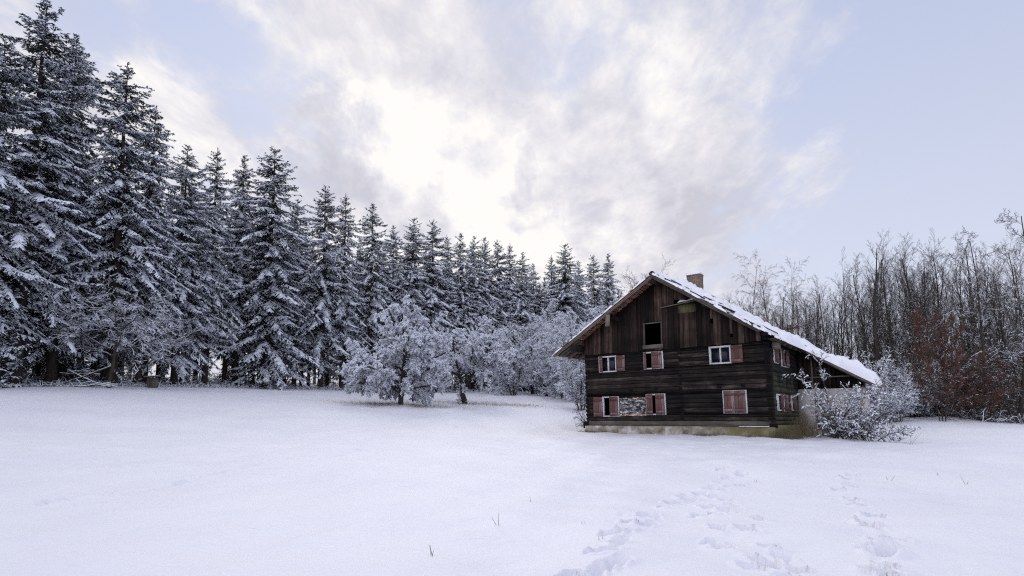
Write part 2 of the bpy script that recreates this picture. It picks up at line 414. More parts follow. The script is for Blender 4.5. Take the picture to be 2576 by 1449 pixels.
    # snow lies on the flat sprays, in patches, thinner towards the top and near the trunk
    cl = clump(P, rng, 1.5) + .5 * clump(P, rng, 4.0)
    rad_ = np.hypot(P[:, 0], P[:, 1]); x = H - P[:, 2]
    out = rad_ / (Rm * (1 - np.exp(-np.maximum(x, .3) / spike)))
    keep = ((S == 1) | (rng.rand(len(P)) < .40)) & (cl + 1.1 * (out - .45) + .45 * snowy - .9 * np.exp(-x / 2.5) + rng.normal(0, .35, len(P)) > -.05)
    P, D, L, Wd, side = P[keep], D[keep], L[keep], Wd[keep], side[keep]; n = len(P)
    lift = np.array([0, 0, 1.]); h_ = rng.uniform(.025, .065, (n, 1)); w_ = Wd * rng.uniform(.75, 1.25, (n, 1))
    a = nrm(np.cross(D, [0, 0, 1.]))
    B = P + lift * .012
    V = np.stack([B - D * .02, B + D * L * .5 + a * w_, B + D * L * .98 - lift * .006, B + D * L * .5 - a * w_, B + D * L * .45 + lift * h_], 1)
    ix = np.arange(n)[:, None] * 5
    F = np.concatenate([np.concatenate([ix + q, ix + (q + 1) % 4, ix + 4], 1) for q in range(4)])
    s = MB(); s.add(V.reshape(-1, 3), F)
    def ok(Q, b):
        rr_ = np.hypot(Q[:, 0], Q[:, 1]); xx = H - Q[:, 2]
        return clump(Q, np.random.RandomState(seed + 7), 1.1) + .9 * (rr_ / (Rm * (1 - np.exp(-np.maximum(xx, .3) / spike))) - .4) + .4 * snowy - .8 * np.exp(-xx / 3.0) + rng.normal(0, .2, len(Q)) > b
    pd = np.concatenate(pads); pd = pd[ok(pd[:, 1], .85)]; ix = np.arange(len(pd))[:, None] * 6
    s.add(pd.reshape(-1, 3), np.concatenate([np.concatenate([ix, ix + 1, ix + 4, ix + 3], 1), np.concatenate([ix + 1, ix + 2, ix + 5, ix + 4], 1)]))
    c0, c1, cw = np.concatenate(caps[0]), np.concatenate(caps[1]), np.concatenate(caps[2]); k = ok(c0, .40)
    snowcaps(s, c0[k] + [0, 0, .01], c1[k] + [0, 0, .01], cw[k], cw[k] * .5, .055)
    s.build('snow', M['snow'], crown)
    root['H'] = H
    return root

# ------------------------------------------------------------------ leafless trees and shrubs
def grow_tree(rng, spec, starts):
    """returns segment arrays per level; spec[level] = dict(n, wob, trop, kids, ang, len, rad, t0)"""
    segs = [[] for _ in spec]
    stack = [(np.array(p, float), nrm(np.array(d, float)), L, r, 0) for p, d, L, r in starts]
    while stack:
        p, d, L, r, lv = stack.pop()
        sp = spec[lv]; n = sp['n']; pts = [p]; dirs = []
        W = rng.normal(0, sp['wob'], (n, 3))
        for i in range(n):
            d = d + W[i]; d[2] += sp['trop'] / n
            d = d / math.sqrt(d @ d); dirs.append(d)
            q = p + d * (L / n); r0 = r * (1 - sp.get('tap', .8) * i / n); r1 = r * (1 - sp.get('tap', .8) * (i + 1) / n)
            segs[lv].append((p, q, r0, r1)); p = q; pts.append(p)
        if lv + 1 < len(spec):
            nx_ = spec[lv + 1]; k = sp['kids']; k = int(k * rng.uniform(.75, 1.25) * min(1.3, max(.4, L / sp.get('ref', L))))
            for j in range(k):
                t = sp.get('t0', .2) + (1 - sp.get('t0', .2)) * (j + rng.rand()) / k
                f = t * n; i = min(n - 1, int(f)); b = pts[i] + (pts[i + 1] - pts[i]) * (f - i); dd = dirs[i]
                ax = rng.normal(0, 1, 3); ax -= dd * (ax @ dd); ax /= math.sqrt(ax @ ax)
                if sp.get('flat'): ax[2] *= sp['flat']; ax /= math.sqrt(ax @ ax)
                an = R_(sp['ang']) * rng.uniform(.7, 1.3)
                nd = dd * math.cos(an) + ax * math.sin(an)
                LL = L * sp['len'] * rng.uniform(.6, 1.15) * (1 - sp.get('fall', .45) * t)
                stack.append((b, nd, LL, max(sp.get('rmin', .004), r * (1 - .75 * t) * sp['rad']), lv + 1))
    return [tuple(np.array([s[k] for s in L_]) for k in range(4)) if L_ else None for L_ in segs]

def bare_proto(name, seed, label, cat, spec, starts, wood, twig, snow_lv, snow_w, snow_h, snow_p=1.0, trunk_lv=2, leaf=None, twig_r=None, steep=.93, even=False):
    rng = np.random.RandomState(seed)
    root = empty(name, label, cat)
    segs = grow_tree(rng, spec, starts)
    t = MB()
    for lv in range(min(trunk_lv, len(segs))):
        if segs[lv]: tubes(t, *segs[lv], 7 if lv == 0 else 5)
    t.build('trunk' if trunk_lv <= 2 else 'stems', M[wood], root)
    c = MB()
    for lv in range(trunk_lv, len(segs)):
        if segs[lv]:
            P0, P1, r0, r1 = segs[lv]
            tubes(c, P0, P1, np.maximum(r0, twig_r or 0), np.maximum(r1, twig_r or 0), 3)
    crown = c.build('crown', M[twig], root)
    s = MB()
    for lv in snow_lv:
        if segs[lv]:
            P0, P1, r0, r1 = segs[lv]
            d = nrm(P1 - P0)
            keep = (np.abs(d[:, 2]) < steep) & (rng.rand(len(P0)) < snow_p * (1.0 if even else .55 + .6 * (clump(P0, rng, 1.3) > -.25)))
            P0, P1, r0, r1 = P0[keep], P1[keep], r0[keep], r1[keep]
            flat = np.sqrt(np.maximum(.15, 1 - d[keep][:, 2] ** 2)) * rng.uniform(.6, 1.2, keep.sum())
            z = np.array([[0, 0, 1.]]) * (r0[:, None] * .6)
            snowcaps(s, P0 + z, P1 + z, np.maximum(r0 * 1.05, snow_w * flat), np.maximum(r1 * 1.05, snow_w * flat * .9), snow_h * flat + r0 * .3)
    if s.n: s.build('snow', M['snow'], crown)
    if leaf:
        n_, sz, lv = leaf
        P0, P1, _, _ = segs[lv]
        i = rng.randint(0, len(P0), n_); tt = rng.rand(n_, 1)
        B = P0[i] * (1 - tt) + P1[i] * tt + rng.normal(0, .11, (n_, 3))
        D = nrm(rng.normal(0, 1, (n_, 3)) + [0, 0, -.5]); a = nrm(np.cross(D, rng.normal(0, 1, (n_, 3)))); l = rng.uniform(.6, 1.3, (n_, 1)) * sz
        V = np.stack([B, B + D * l * .5 + a * l * .33, B + D * l, B + D * l * .5 - a * l * .33], 1)
        ix = np.arange(n_)[:, None] * 4
        lf = MB(); lf.add(V.reshape(-1, 3), np.concatenate([ix, ix + 1, ix + 2, ix + 3], 1)); lf.build('leaves', M['leaf'], root)
    return root
# ------------------------------------------------------------------ spruces of the forest
rs = np.random.RandomState(21)
FRONT = [spruce_proto('spruce_tree', 1, 26, 3.6, 4.0), spruce_proto('spruce_tree', 2, 26, 4.6, 3.7, spike=5.0), spruce_proto('spruce_tree', 3, 26, 1.6, 4.2, spike=5.0),
         spruce_proto('spruce_tree', 4, 26, 5.2, 3.6, spike=5.4), spruce_proto('spruce_tree', 5, 26, 2.6, 3.9, spike=4.4)]
# (treetop u, treetop v, distance, prototype, spin, width factor, label)
G1 = 'snow-laden spruces along the forest edge'
ROW = [
 (-130, 40, 36, 2, .3, 1.0, 'snowy spruce cut off by the left frame edge, only its branch tips showing'),
 (22, 105, 39, 0, 1.2, 1.0, 'broad spruce with its top nearest the left frame edge, below the tallest top'),
 (105, 18, 41, 1, 2.4, 1.1, 'tallest spruce of the forest, dark ragged tip near the upper left corner'),
 (190, 100, 44, 4, 3.9, 1.0, 'spruce leaning its thin tip out just right of the tallest treetop'),
 (332, 168, 46, 0, 5.0, 1.05, 'tall dark pointed spruce standing apart right of the two tallest tops'),
 (385, 262, 49, 3, .9, .95, 'lower bushy spruce tucked against the right side of the tall pointed spruce'),
 (468, 368, 53, 4, 1.7, 1.0, 'small topped spruce in the dip right of the tall pointed spruce'),
 (543, 372, 56, 3, 2.9, .85, 'slender spruce with a narrow spire, left of a pair of broad tops'),
 (615, 392, 60, 1, 4.4, .85, 'narrow spruce squeezed between the slender spire and the broad twin top'),
 (692, 378, 60, 2, 3.1, 1.15, 'broad full spruce with a wide twin top and snowy branches to the ground'),
 (755, 500, 66, 4, .4, .9, 'low spruce in the notch right of the broad twin-topped spruce'),
 (820, 474, 67, 0, 2.0, 1.0, 'rounded spruce whose top is the first of two close tops left of the apple trees'),
 (872, 492, 69, 3, 3.3, .9, 'thin spruce, second of two close tops left of the larger apple tree'),
 (940, 515, 72, 1, 5.5, 1.0, 'pointed spruce rising directly behind the larger frosted apple tree'),
 (990, 566, 76, 4, .8, .85, 'shorter spruce just right of the top behind the larger apple tree'),
 (1032, 548, 77, 2, 1.9, .95, 'spruce with an even spire above the right shoulder of the larger apple tree'),
 (1086, 558, 79, 0, 2.7, 1.0, 'dark spruce above the gap between the two apple trees'),
 (1128, 592, 81, 3, 4.2, .8, 'slim spruce left of the smaller apple tree, in the row of even tops'),
 (1158, 588, 82, 1, 5.8, .85, 'spruce standing straight above the trunk of the smaller apple tree'),
 (1192, 594, 84, 4, .2, .85, 'spruce just right of the smaller apple tree trunk, first of three even tips'),
 (1216, 600, 85, 2, 1.1, .8, 'spruce in the middle of three even tips right of the smaller apple tree'),
 (1256, 604, 86, 0, 2.2, .9, 'full spruce, last of three even tips right of the smaller apple tree'),
 (1282, 612, 87, 3, 3.6, .85, 'thin spruce beside the step where the forest line drops'),
 (1312, 634, 88, 4, 4.9, .85, 'spruce at the low step of the forest line above the pale thicket'),
 (1348, 664, 92, 1, 6.0, .85, 'lowest spruce top, in the dip left of the big spruce near the farmhouse roof'),
 (1386, 642, 92, 3, .6, .85, 'spruce pressed against the left side of the big spruce near the roof'),
 (1416, 616, 90, 2, 1.5, 1.1, 'big wide spruce standing highest between the dip and the farmhouse roof'),
 (1460, 658, 95, 4, 2.6, .8, 'short spruce right of the big wide spruce near the farmhouse'),
 (1496, 642, 96, 0, 3.0, .85, 'pointed spruce, second from the right end of the forest line'),
 (1531, 640, 97, 1, 4.0, .85, 'last spruce of the forest line, beside the round leafless tree'),
]
for (u, v, d, k, rz, wf, lab) in ROW:
    p = at(u, v, d); z = gz1(p[0], p[1]); H = p[2] - z
    s = H / FRONT[k]['H']; w = s * wf * 1.08
    o = place(FRONT[k], lab, (p[0], p[1], z - .05), rz, (w, w, s), G1); o.rotation_euler = (R_(rs.normal(0, .6)), R_(rs.normal(0, .6)), rz)
# the shaded stand behind: bare lower trunks with crowns high up
BACK = [spruce_proto('spruce_tree', 31, 23, 7.5, 2.6, dens=.62, snowy=.9), spruce_proto('spruce_tree', 32, 23, 9.0, 2.4, dens=.62, snowy=.8), spruce_proto('spruce_tree', 33, 23, 6.0, 2.7, dens=.62, snowy=.9)]
G2 = 'spruces inside the dark wood'
LAB2 = 'spruce inside the dark wood, its bare trunk showing between the front trees'
cnt = 0
seg = np.linalg.norm(np.diff(EDGE, axis=0), axis=1); cum = np.concatenate([[0], np.cumsum(seg)])
for row, off in enumerate((4.2, 8, 11.5, 16, 21, 27, 34, 44, 55, 67, 80)):
    step = (3.3, 3.6, 3.8, 4.2, 4.8, 5.4, 6.0, 6.0, 6.0, 6.0, 6.0)[row]
    for s in np.arange(-6, cum[-1] - 4, step):
        s_ = s + rs.uniform(-1.3, 1.3); i = int(np.clip(np.searchsorted(cum, s_) - 1, 0, len(seg) - 1))
        a, b = EDGE[i], EDGE[i + 1]; t = (s_ - cum[i]) / seg[i]; n = np.array([-(b - a)[1], (b - a)[0]]) / seg[i]
        q = a + (b - a) * t + n * (off + rs.uniform(-1.2, 1.2))
        z = gz1(*q); k = rs.randint(3); sc = rs.uniform(.86, 1.0) * (.93 if row < 2 else 1.0) * np.interp(s_, [0, 30, 60], [1.0, .98, .95])
        place(BACK[k] if row > 1 else FRONT[(0, 1, 3)[k]], LAB2 if row > 1 else 'spruce of the second rank, half hidden behind the front trees of the forest', (q[0], q[1], z - .05), rs.uniform(0, 6.28), sc * (1.0 if row > 1 else .87 - .05 * row), G2 if row > 1 else 'spruces of the second rank behind the forest edge'); cnt += 1
# dim young growth on the forest floor
DIM = spruce_proto('young_spruce', 45, 4.0, .3, 1.3, dens=.9, snowy=.35, dead=False, spike=2.4)
for k in range(95):
    s_ = rs.uniform(-2, cum[-1] - 8); i = int(np.clip(np.searchsorted(cum, s_) - 1, 0, len(seg) - 1))
    a, b = EDGE[i], EDGE[i + 1]; n = np.array([-(b - a)[1], (b - a)[0]]) / seg[i]; off = 7 + 34 * rs.rand() ** 1.3
    q = a + (b - a) * ((s_ - cum[i]) / seg[i]) + n * off
    place(DIM, 'dim young spruce growing on the shaded floor of the wood among the trunks', (q[0], q[1], gz1(*q) - .05), rs.uniform(0, 6.28), rs.uniform(.5, .8) + off * .024, 'young spruces on the shaded forest floor')
# young spruces under and beside the forest edge
YOUNG = spruce_proto('young_spruce', 41, 4.2, .15, 1.25, dens=1.5, snowy=1.15, dead=False, spike=2.2)
for (u, vb, d, sc, lab) in ((8, 972, 39.0, 1.15, 'young spruce heaped with snow at the bottom of the left frame edge'),
        (200, 960, 46, .62, 'small dusted young spruce under the forest between two thick trunks at far left'),
        (262, 962, 50, .5, 'tiny young spruce in the shade left of the bare tree with snowy limbs'),
        (412, 962, 52, .55, 'little young spruce among the trunks right of the dark wooden box'),
        (1290, 985, 76, .75, 'young spruce under the right side of the smaller apple tree'),
        (1145, 984, 74, .7, 'young spruce seen low between the two apple tree trunks'),
        (2168, 905, 36, .95, 'young dark spruce poking up from the thicket behind the lean-to roof')):
    p = at(u, vb, d); z = gz1(p[0], p[1]); place(YOUNG, lab, (p[0], p[1], z - .05), u * .37, sc, 'young spruces' if u < 2000 else None)

# ------------------------------------------------------------------ apple trees and pale thicket
def sp(n, wob, trop, kids=0, ang=45, len=.5, rad=.55, **k): return dict(n=n, wob=wob, trop=trop, kids=kids, ang=ang, len=len, rad=rad, **k)
APP = [sp(5, .09, .1, 11, 58, .62, .6, t0=.22, tap=.45, fall=.35), sp(6, .17, -.25, 13, 48, .46, .5, t0=.15), sp(5, .20, -.32, 15, 48, .44, .5, t0=.1), sp(3, .20, -.30, 11, 50, .62, .6, t0=.05, rmin=.006), sp(3, .22, -.25, len=.85, rmin=.005)]
ap = bare_proto('apple_tree', 51, '', 'fruit tree', APP, [((0, 0, -.2), (.10, 0, 1), 3.9, .24)] + [((0, .05, 1.0), (.8, .6, .15), 3.4, .075), ((0, 0, 1.3), (-.5, .85, .2), 3.6, .075), ((.1, 0, 2.0), (-.9, -.3, .42), 4.3, .085), ((.12, 0, 2.2), (.9, -.2, .38), 4.1, .08), ((.2, 0, 3.3), (.1, -.1, 1), 3.5, .085), ((.1, 0, 3.2), (-.5, -.2, .9), 3.6, .075), ((.2, 0, 3.2), (.6, -.1, .8), 3.4, .075), ((.1, .1, 2.4), (-.4, .8, .5), 3.8, .075), ((.1, -.1, 2.6), (.3, -.9, .5), 3.6, .075), ((0, -.1, 1.2), (-.95, -.25, .12), 4.4, .09), ((0, -.1, 1.5), (-.8, -.5, .3), 4.0, .09), ((0, -.1, 1.6), (.9, -.4, .16), 3.6, .09)],
                'bark_apple', 'twig', (1, 2, 3, 4), .025, .056, .99, trunk_lv=2, twig_r=.006, steep=.985, even=True)
def put(proto, u, vb, d, lab, rz=0, sc=1, group=None):
    p = at(u, vb, d); z = gz1(p[0], p[1]); return place(proto, lab, (p[0], p[1], z), rz, sc, group)
put(ap, 1008, 992, 45, 'larger frosted apple tree with a dark trunk and branches drooping to the snow', .2, (.92, .92, 1.14))
ap2 = bare_proto('apple_tree', 58, '', 'fruit tree', APP, [((0, 0, -.2), (-.12, 0, 1), 1.7, .30), ((-.12, 0, 1.4), (-.55, .2, .9), 4.4, .12), ((-.1, 0, 1.4), (.85, -.1, .75), 4.8, .13), ((-.1, 0, 1.5), (.25, -.6, 1.0), 4.3, .085), ((-.1, 0, 1.5), (.3, .7, 1.0), 4.3, .085), ((.8, 0, 2.3), (.3, 0, 1), 3.7, .08), ((.8, 0, 2.2), (.95, -.2, .3), 3.6, .1), ((-.5, 0, 2.2), (-.9, -.3, .4), 3.4, .1)],
                 'bark_apple', 'twig', (1, 2, 3, 4), .025, .056, .99, trunk_lv=2, twig_r=.006, steep=.985, even=True)
put(ap2, 1170, 988, 50, 'smaller frosted apple tree with a forked grey trunk', 0, (.93, .93, 1.08))

FRO = [sp(7, .06, .25, 24, 50, .40, .42, t0=.03, fall=.4), sp(5, .15, .05, 12, 45, .42, .5, t0=.15), sp(4, .16, .0, 8, 45, .5, .55, t0=.1), sp(2, .16, -.05, 5, 42, .6, .6, rmin=.006, t0=.1), sp(2, .15, -.05, rmin=.005)]
FRP = [bare_proto('frosted_tree', 60 + k, '', 'leafless tree', FRO[:], [((0, 0, -.2), (.05, 0, 1), 7.5, .12), ((.2, .1, -.1), (.3, .15, 1), 6.2, .09), ((-.2, 0, -.1), (-.3, -.1, 1), 6.0, .08)], 'bark_grey', 'twig_pale', (1, 2, 3, 4), .025, .052, .99, trunk_lv=1, twig_r=.0055, steep=.99, even=True) for k in range(3)]
FLAB = ['pale frosted tree just right of the smaller apple tree', 'pale frosted tree behind the right edge of the smaller apple tree', 'tall pale frosted tree below the big wide spruce', 'frosted tree in the middle of the pale thicket, lightest of all',
        'frosted tree in front of the thicket, between it and the farmhouse', 'frosted tree touching the left eave of the farmhouse', 'frosted tree just under the tip of the left eave', 'low frosted tree beside the left corner of the farmhouse',
        'frosted tree deep in the thicket under the lowest spruce top', 'frosted tree above the left eave, in front of the last spruces', 'frosted tree behind the left roof slope of the farmhouse', 'thin frosted tree between the two apple trees, at the forest edge']
for i, (u, vb, d, sc, k) in enumerate(((1292, 990, 66, 1.0, 0), (1262, 988, 70, 1.05, 1), (1385, 992, 76, 1.5, 2), (1372, 992, 66, 1.12, 1), (1418, 994, 58, .95, 0), (1448, 996, 56, 1.1, 2), (1420, 994, 64, 1.2, 1), (1462, 1000, 47, .78, 2), (1338, 992, 78, 1.3, 0), (1500, 996, 72, 1.5, 1), (1545, 1000, 74, 1.45, 0), (1098, 986, 73, .75, 2))):
    put(FRP[k], u, vb, d, FLAB[i], 1.3 * i, sc, 'frosted leafless trees between the forest and the farmhouse')

# ------------------------------------------------------------------ other leafless trees
BIRCH = [sp(9, .03, .1, 30, 38, .30, .32, t0=.22, fall=.5), sp(6, .12, -.15, 12, 40, .42, .5, t0=.2), sp(5, .14, -.55, 7, 35, .5, .55, t0=.1, rmin=.006), sp(3, .12, -.8, rmin=.005)]
bi = bare_proto('birch_tree', 71, '', 'birch', BIRCH, [((0, 0, -.2), (.02, 0, 1), 14, .095)], 'birch', 'twig_pale', (2,), .012, .014, .3, trunk_lv=1, twig_r=.005)
G = 'birches behind the farmhouse roof'
put(bi, 1887, 1020, 47, 'leafless birch with drooping twigs rising above the roof right of the chimney', 0, .87, G)
put(bi, 1998, 1020, 52, 'fainter thin birch further right, over the middle of the lean-to roof', 2.2, .93, G)
put(bi, 1962, 1025, 58, 'faintest birch, half lost in the wood between the two clear birches', 4.2, .86, G)
RND = [sp(6, .05, .1, 16, 38, .62, .5, t0=.32, fall=.35), sp(6, .13, .15, 11, 40, .45, .5, t0=.2), sp(4, .15, .05, 7, 40, .5, .55, t0=.15), sp(2, .15, .0, rmin=.007)]
rd = bare_proto('round_tree', 74, '', 'leafless tree', RND, [((0, 0, -.2), (0, 0, 1), 11, .22)], 'bark_grey', 'twig', (2,), .012, .012, .2, trunk_lv=2, twig_r=.008)
put(rd, 1597, 1000, 70, 'leafless round-crowned tree dark against the bright sky left of the roof ridge', 0, 1.18)
put(rd, 1815, 1010, 62, 'low leafless tree peeping over the roof between the chimney and the birch', 2, .78)
TALL = [sp(9, .035, .12, 18, 30, .36, .40, t0=.22, fall=.5), sp(6, .10, .28, 9, 33, .42, .5, t0=.15), sp(4, .13, .2, 8, 38, .5, .6, t0=.1), sp(2, .13, .1, rmin=.007)]
TP = [bare_proto('leafless_tree', 80 + k, '', 'leafless tree', TALL, st, 'bark_grey', 'twig', (1, 2, 3), .014, .018, .20, trunk_lv=2, twig_r=.0052) for k, st in enumerate((
      [((0, 0, -.2), (-.06, 0, 1), 14, .16)], [((0, 0, -.2), (.05, 0, 1), 13.5, .14), ((.15, 0, 0), (-.16, .1, 1), 12.5, .12)], [((0, 0, -.2), (-.1, 0, 1), 13, .15), ((0, .2, 0), (.1, .1, 1), 12, .12), ((-.2, 0, 0), (-.22, 0, 1), 10.5, .1)]))]
ALD = [sp(9, .04, .1, 26, 62, .27, .34, t0=.2, fall=.45), sp(5, .13, .12, 9, 48, .42, .5, t0=.15), sp(4, .16, .0, 7, 45, .55, .6, t0=.1), sp(2, .18, -.15, rmin=.008)]
AL = [bare_proto('alder_tree', 90 + k, '', 'alder', ALD, [((0, 0, -.2), (-.10, 0, 1), 14.5, .13)], 'bark_grey', 'twig', (1, 2, 3), .026, .024, .42, trunk_lv=1, twig_r=.010) for k in range(2)]
RIGHT = [ # u, vbase, d, proto, scale, rz, label
 (2312, 1050, 46, AL[0], .66, 0, 'alder sticking up over the thicket, left of the tall bare crowns'),
 (2215, 1045, 47, TP[0], .97, 1.0, 'tall leafless tree with a thin forked tip, leftmost of the tall bare crowns'),
 (2262, 1045, 46, TP[1], .93, 2.5, 'leafless double-stemmed tree just right of the thin forked tip'),
 (2325, 1048, 45, TP[2], .98, 4.1, 'dense leafless tree with many upright twigs, fullest of the bare crowns'),
 (2372, 1050, 46, TP[1], .95, 5.0, 'leafless tree on the right side of the fullest bare crown'),
 (2438, 1052, 42, TP[0], .80, .5, 'thin leafless tree in the gap between the bare crowns and the tall alders'),
 (2478, 1055, 41, AL[1], .88, 1.3, 'alder with dark clustered twigs, left of the tallest alder'),
 (2566, 1060, 40, AL[0], 1.0, 2.1, 'tallest alder, leaning left with a ragged top near the right frame edge'),
 (2610, 1062, 45, AL[1], .82, 3.9, 'alder at the very right edge of the frame'),
 (2535, 1058, 44, TP[2], .86, 2.8, 'leafless many-stemmed tree behind the tallest alder'),
]
for (u, vb, d, pr, sc, rz, lab) in RIGHT:
    put(pr, u, vb, d, lab, rz, sc, 'tall leafless trees at the right edge of the field' if pr in TP else 'alders at the right edge of the field')
G3 = 'leafless trees in the wood right of the farmhouse'; LAB3 = 'thin leafless tree lost among others in the wood right of the farmhouse'
rq = np.random.RandomState(5)
for k in range(64):
    u = 1770 + 880 * ((k + rq.rand()) / 64) ** 1.12; d = rq.uniform(46, 72); lim = np.interp(u, [1750, 1900, 2050, 2150, 2300, 2600], [8.5, 10.5, 12.0, 13, 14.5, 14.5]) * d / 50
    put(TP[rq.randint(3)], u, 1035, d, LAB3, rq.uniform(0, 6.28), lim * rq.uniform(.7, 1.0) / 14, G3)
# brown-leaved beeches
BEE = [sp(6, .06, .1, 15, 58, .45, .45, t0=.12, fall=.5), sp(5, .14, .02, 10, 45, .45, .5, t0=.15), sp(3, .15, -.05, 6, 45, .5, .5, rmin=.006), sp(2, .15, -.1, rmin=.005)]
be = bare_proto('beech_tree', 101, '', 'beech', BEE, [((0, 0, -.2), (0, 0, 1), 7.2, .07), ((.3, .1, -.2), (.2, .1, 1), 6.6, .06), ((-.3, 0, -.2), (-.22, -.1, 1), 6.2, .06), ((0, -.3, -.2), (.05, -.2, 1), 6.0, .05)], 'bark_grey', 'twig', (1, 2), .02, .02, .25, trunk_lv=2, leaf=(15000, .10, 2), twig_r=.006)
put(be, 2372, 1052, 38, 'beech still holding rust-brown leaves in the middle of the right wood', 0, (.60, .60, 1.08))
put(be, 2478, 1056, 38.5, 'low rust-leaved beech spreading right of the taller rust-brown one', 2.0, (.60, .60, .62))
put(be, 1930, 1030, 43, 'dark brown-leaved small tree over the lean-to roof, below the clear birch', 3.3, .95)
# snow-laden thicket
SHR = [sp(6, .13, -.1, 13, 42, .42, .5, t0=.12, fall=.35), sp(4, .16, -.06, 8, 44, .5, .55, t0=.1), sp(3, .18, -.1, 5, 42, .5, .6, rmin=.006), sp(2, .18, -.12, rmin=.005)]
def shrub_starts(rng, n, L, spread): return [((rng.normal(0, .22), rng.normal(0, .22), -.1), (rng.normal(0, spread), rng.normal(0, spread), 1), L * rng.uniform(.65, 1.15), .028) for _ in range(n)]
SP_ = [bare_proto('snowy_shrub', 110 + k, '', 'shrub', SHR, shrub_starts(np.random.RandomState(200 + k), 11, 3.4, .42), 'bark_grey', 'twig', (0, 1, 2, 3), .040, .042, .62, trunk_lv=1, twig_r=.007, steep=.96) for k in range(3)]
G4 = 'snow-laden shrubs below the right wood'; LAB4 = 'snow-laden shrub in the thicket at the foot of the right wood'
SL = {0: 'snow-laden shrub behind the lower end of the lean-to roof', 1: 'snowy shrub right of the lean-to wall, just behind the big bush', 2: 'pale snowy shrub on the edge of the field right of the big bush'}
for i, (u, d, sc) in enumerate(((2215, 37, .85), (2256, 38.5, .75), (2300, 41, .7))):
    put(SP_[i], u, 1045, d, SL[i], i * 1.7, sc, G4)
TW = [bare_proto('twiggy_shrub', 116 + k, '', 'shrub', SHR, shrub_starts(np.random.RandomState(210 + k), 9, 3.6, .30), 'bark_grey', 'twig_pale', (1, 2), .022, .024, .22, trunk_lv=1, twig_r=.0065, steep=.9) for k in range(2)]
for k in range(26):
    u = 1850 + 490 * (k + rq.rand()) / 26; d = rq.uniform(40, 54) if u > 2150 else rq.uniform(38, 50)
    put(SP_[rq.randint(3)], u, 1040, d, LAB4, rq.uniform(0, 6.28), rq.uniform(.7, 1.25), G4)
for k in range(34):
    u = 2270 + 380 * (k + rq.rand()) / 34; d = rq.uniform(40.5, 55)
    put(TW[rq.randint(2)], u, 1045, d, 'brownish leafless shrub in the undergrowth of the right wood', rq.uniform(0, 6.28), rq.uniform(.7, 1.4), 'leafless shrubs under the right wood')
# bare tree with snowy limbs in front of the forest
LIM = [sp(5, .10, .1, 8, 62, .95, .5, t0=.4, fall=.2), sp(6, .16, -.10, 11, 42, .5, .5, t0=.15, flat=.4), sp(4, .18, -.10, 8, 42, .5, .55, t0=.1, flat=.5), sp(3, .18, -.1, 4, 42, .5, .6, rmin=.006), sp(2, .15, -.1, rmin=.005)]
lm = bare_proto('bare_tree', 121, '', 'leafless tree', LIM, [((0, 0, -.2), (.05, 0, 1), 5.2, .17), ((.1, 0, 2.4), (.95, -.3, .28), 4.4, .09), ((0, 0, 2.9), (-.95, -.2, .25), 3.2, .08), ((.1, 0, 3.4), (.8, -.4, .5), 4.0, .08)], 'bark_grey', 'twig', (0, 1, 2, 3), .020, .030, .85, trunk_lv=2, twig_r=.0065, steep=.97)
put(lm, 272, 972, 43, 'spreading leafless tree with snow-lined limbs in front of the dark forest', .0, 1.0)
# ------------------------------------------------------------------ farmhouse materials
def wood(name, along, stops, sc=1.6, streak=28, isl=.5, b_=.35, fine=.35):
    m, nt, b = newmat(name, stops[-1][1], .85); b.inputs['Specular IOR Level'].default_value = .15
    s = [streak] * 3; s[along] = sc
    n = noise(nt, objco(nt, s), 1.0, 5, .65, .3); big = noise(nt, objco(nt), 1.1, 4, .6); fn = noise(nt, objco(nt, [x * 3 for x in s]), 1.0, 3, .6)
    f = math_(nt, 'ADD', math_(nt, 'MULTIPLY', n, .55), math_(nt, 'MULTIPLY', big, .45))
    f = math_(nt, 'ADD', f, math_(nt, 'MULTIPLY', math_(nt, 'SUBTRACT', island(nt), .5), isl))
    f = math_(nt, 'ADD', f, math_(nt, 'MULTIPLY', math_(nt, 'SUBTRACT', fn, .5), fine))
    nt.links.new(ramp(nt, f, stops).outputs[0], b.inputs['Base Color']); bump(nt, b, n, b_, .015); return m, nt, b
M['log'] = wood('black_log', 0, [(.32, (.0035, .003, .0035)), (.46, (.0105, .0085, .008)), (.59, (.027, .0205, .0175)), (.72, (.105, .082, .068))], .8, 24, .22)[0]
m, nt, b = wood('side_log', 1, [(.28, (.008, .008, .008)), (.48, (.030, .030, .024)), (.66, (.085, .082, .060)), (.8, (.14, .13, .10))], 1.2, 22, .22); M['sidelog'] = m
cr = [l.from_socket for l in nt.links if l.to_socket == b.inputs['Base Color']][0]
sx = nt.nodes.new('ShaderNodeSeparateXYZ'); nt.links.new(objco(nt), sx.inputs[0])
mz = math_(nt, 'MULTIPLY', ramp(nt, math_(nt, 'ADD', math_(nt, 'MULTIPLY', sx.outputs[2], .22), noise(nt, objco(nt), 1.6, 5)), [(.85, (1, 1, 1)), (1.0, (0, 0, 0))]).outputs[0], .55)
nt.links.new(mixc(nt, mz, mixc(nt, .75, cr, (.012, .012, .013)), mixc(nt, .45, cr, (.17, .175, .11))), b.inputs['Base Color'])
M['board'] = wood('brown_board', 2, [(.28, (.0045, .0036, .0036)), (.45, (.018, .0115, .0098)), (.60, (.052, .033, .026)), (.80, (.15, .108, .085))], .45, 14, .34)[0]
M['dkboard'] = wood('dark_board', 2, [(.3, (.006, .005, .005)), (.6, (.022, .016, .014)), (.85, (.06, .045, .036))], .8, 18, .4)[0]
M['weather'] = wood('weathered_wood', 0, [(.25, (.06, .05, .04)), (.55, (.18, .155, .13)), (.8, (.32, .29, .25))], 1.5, 30, .35)[0]
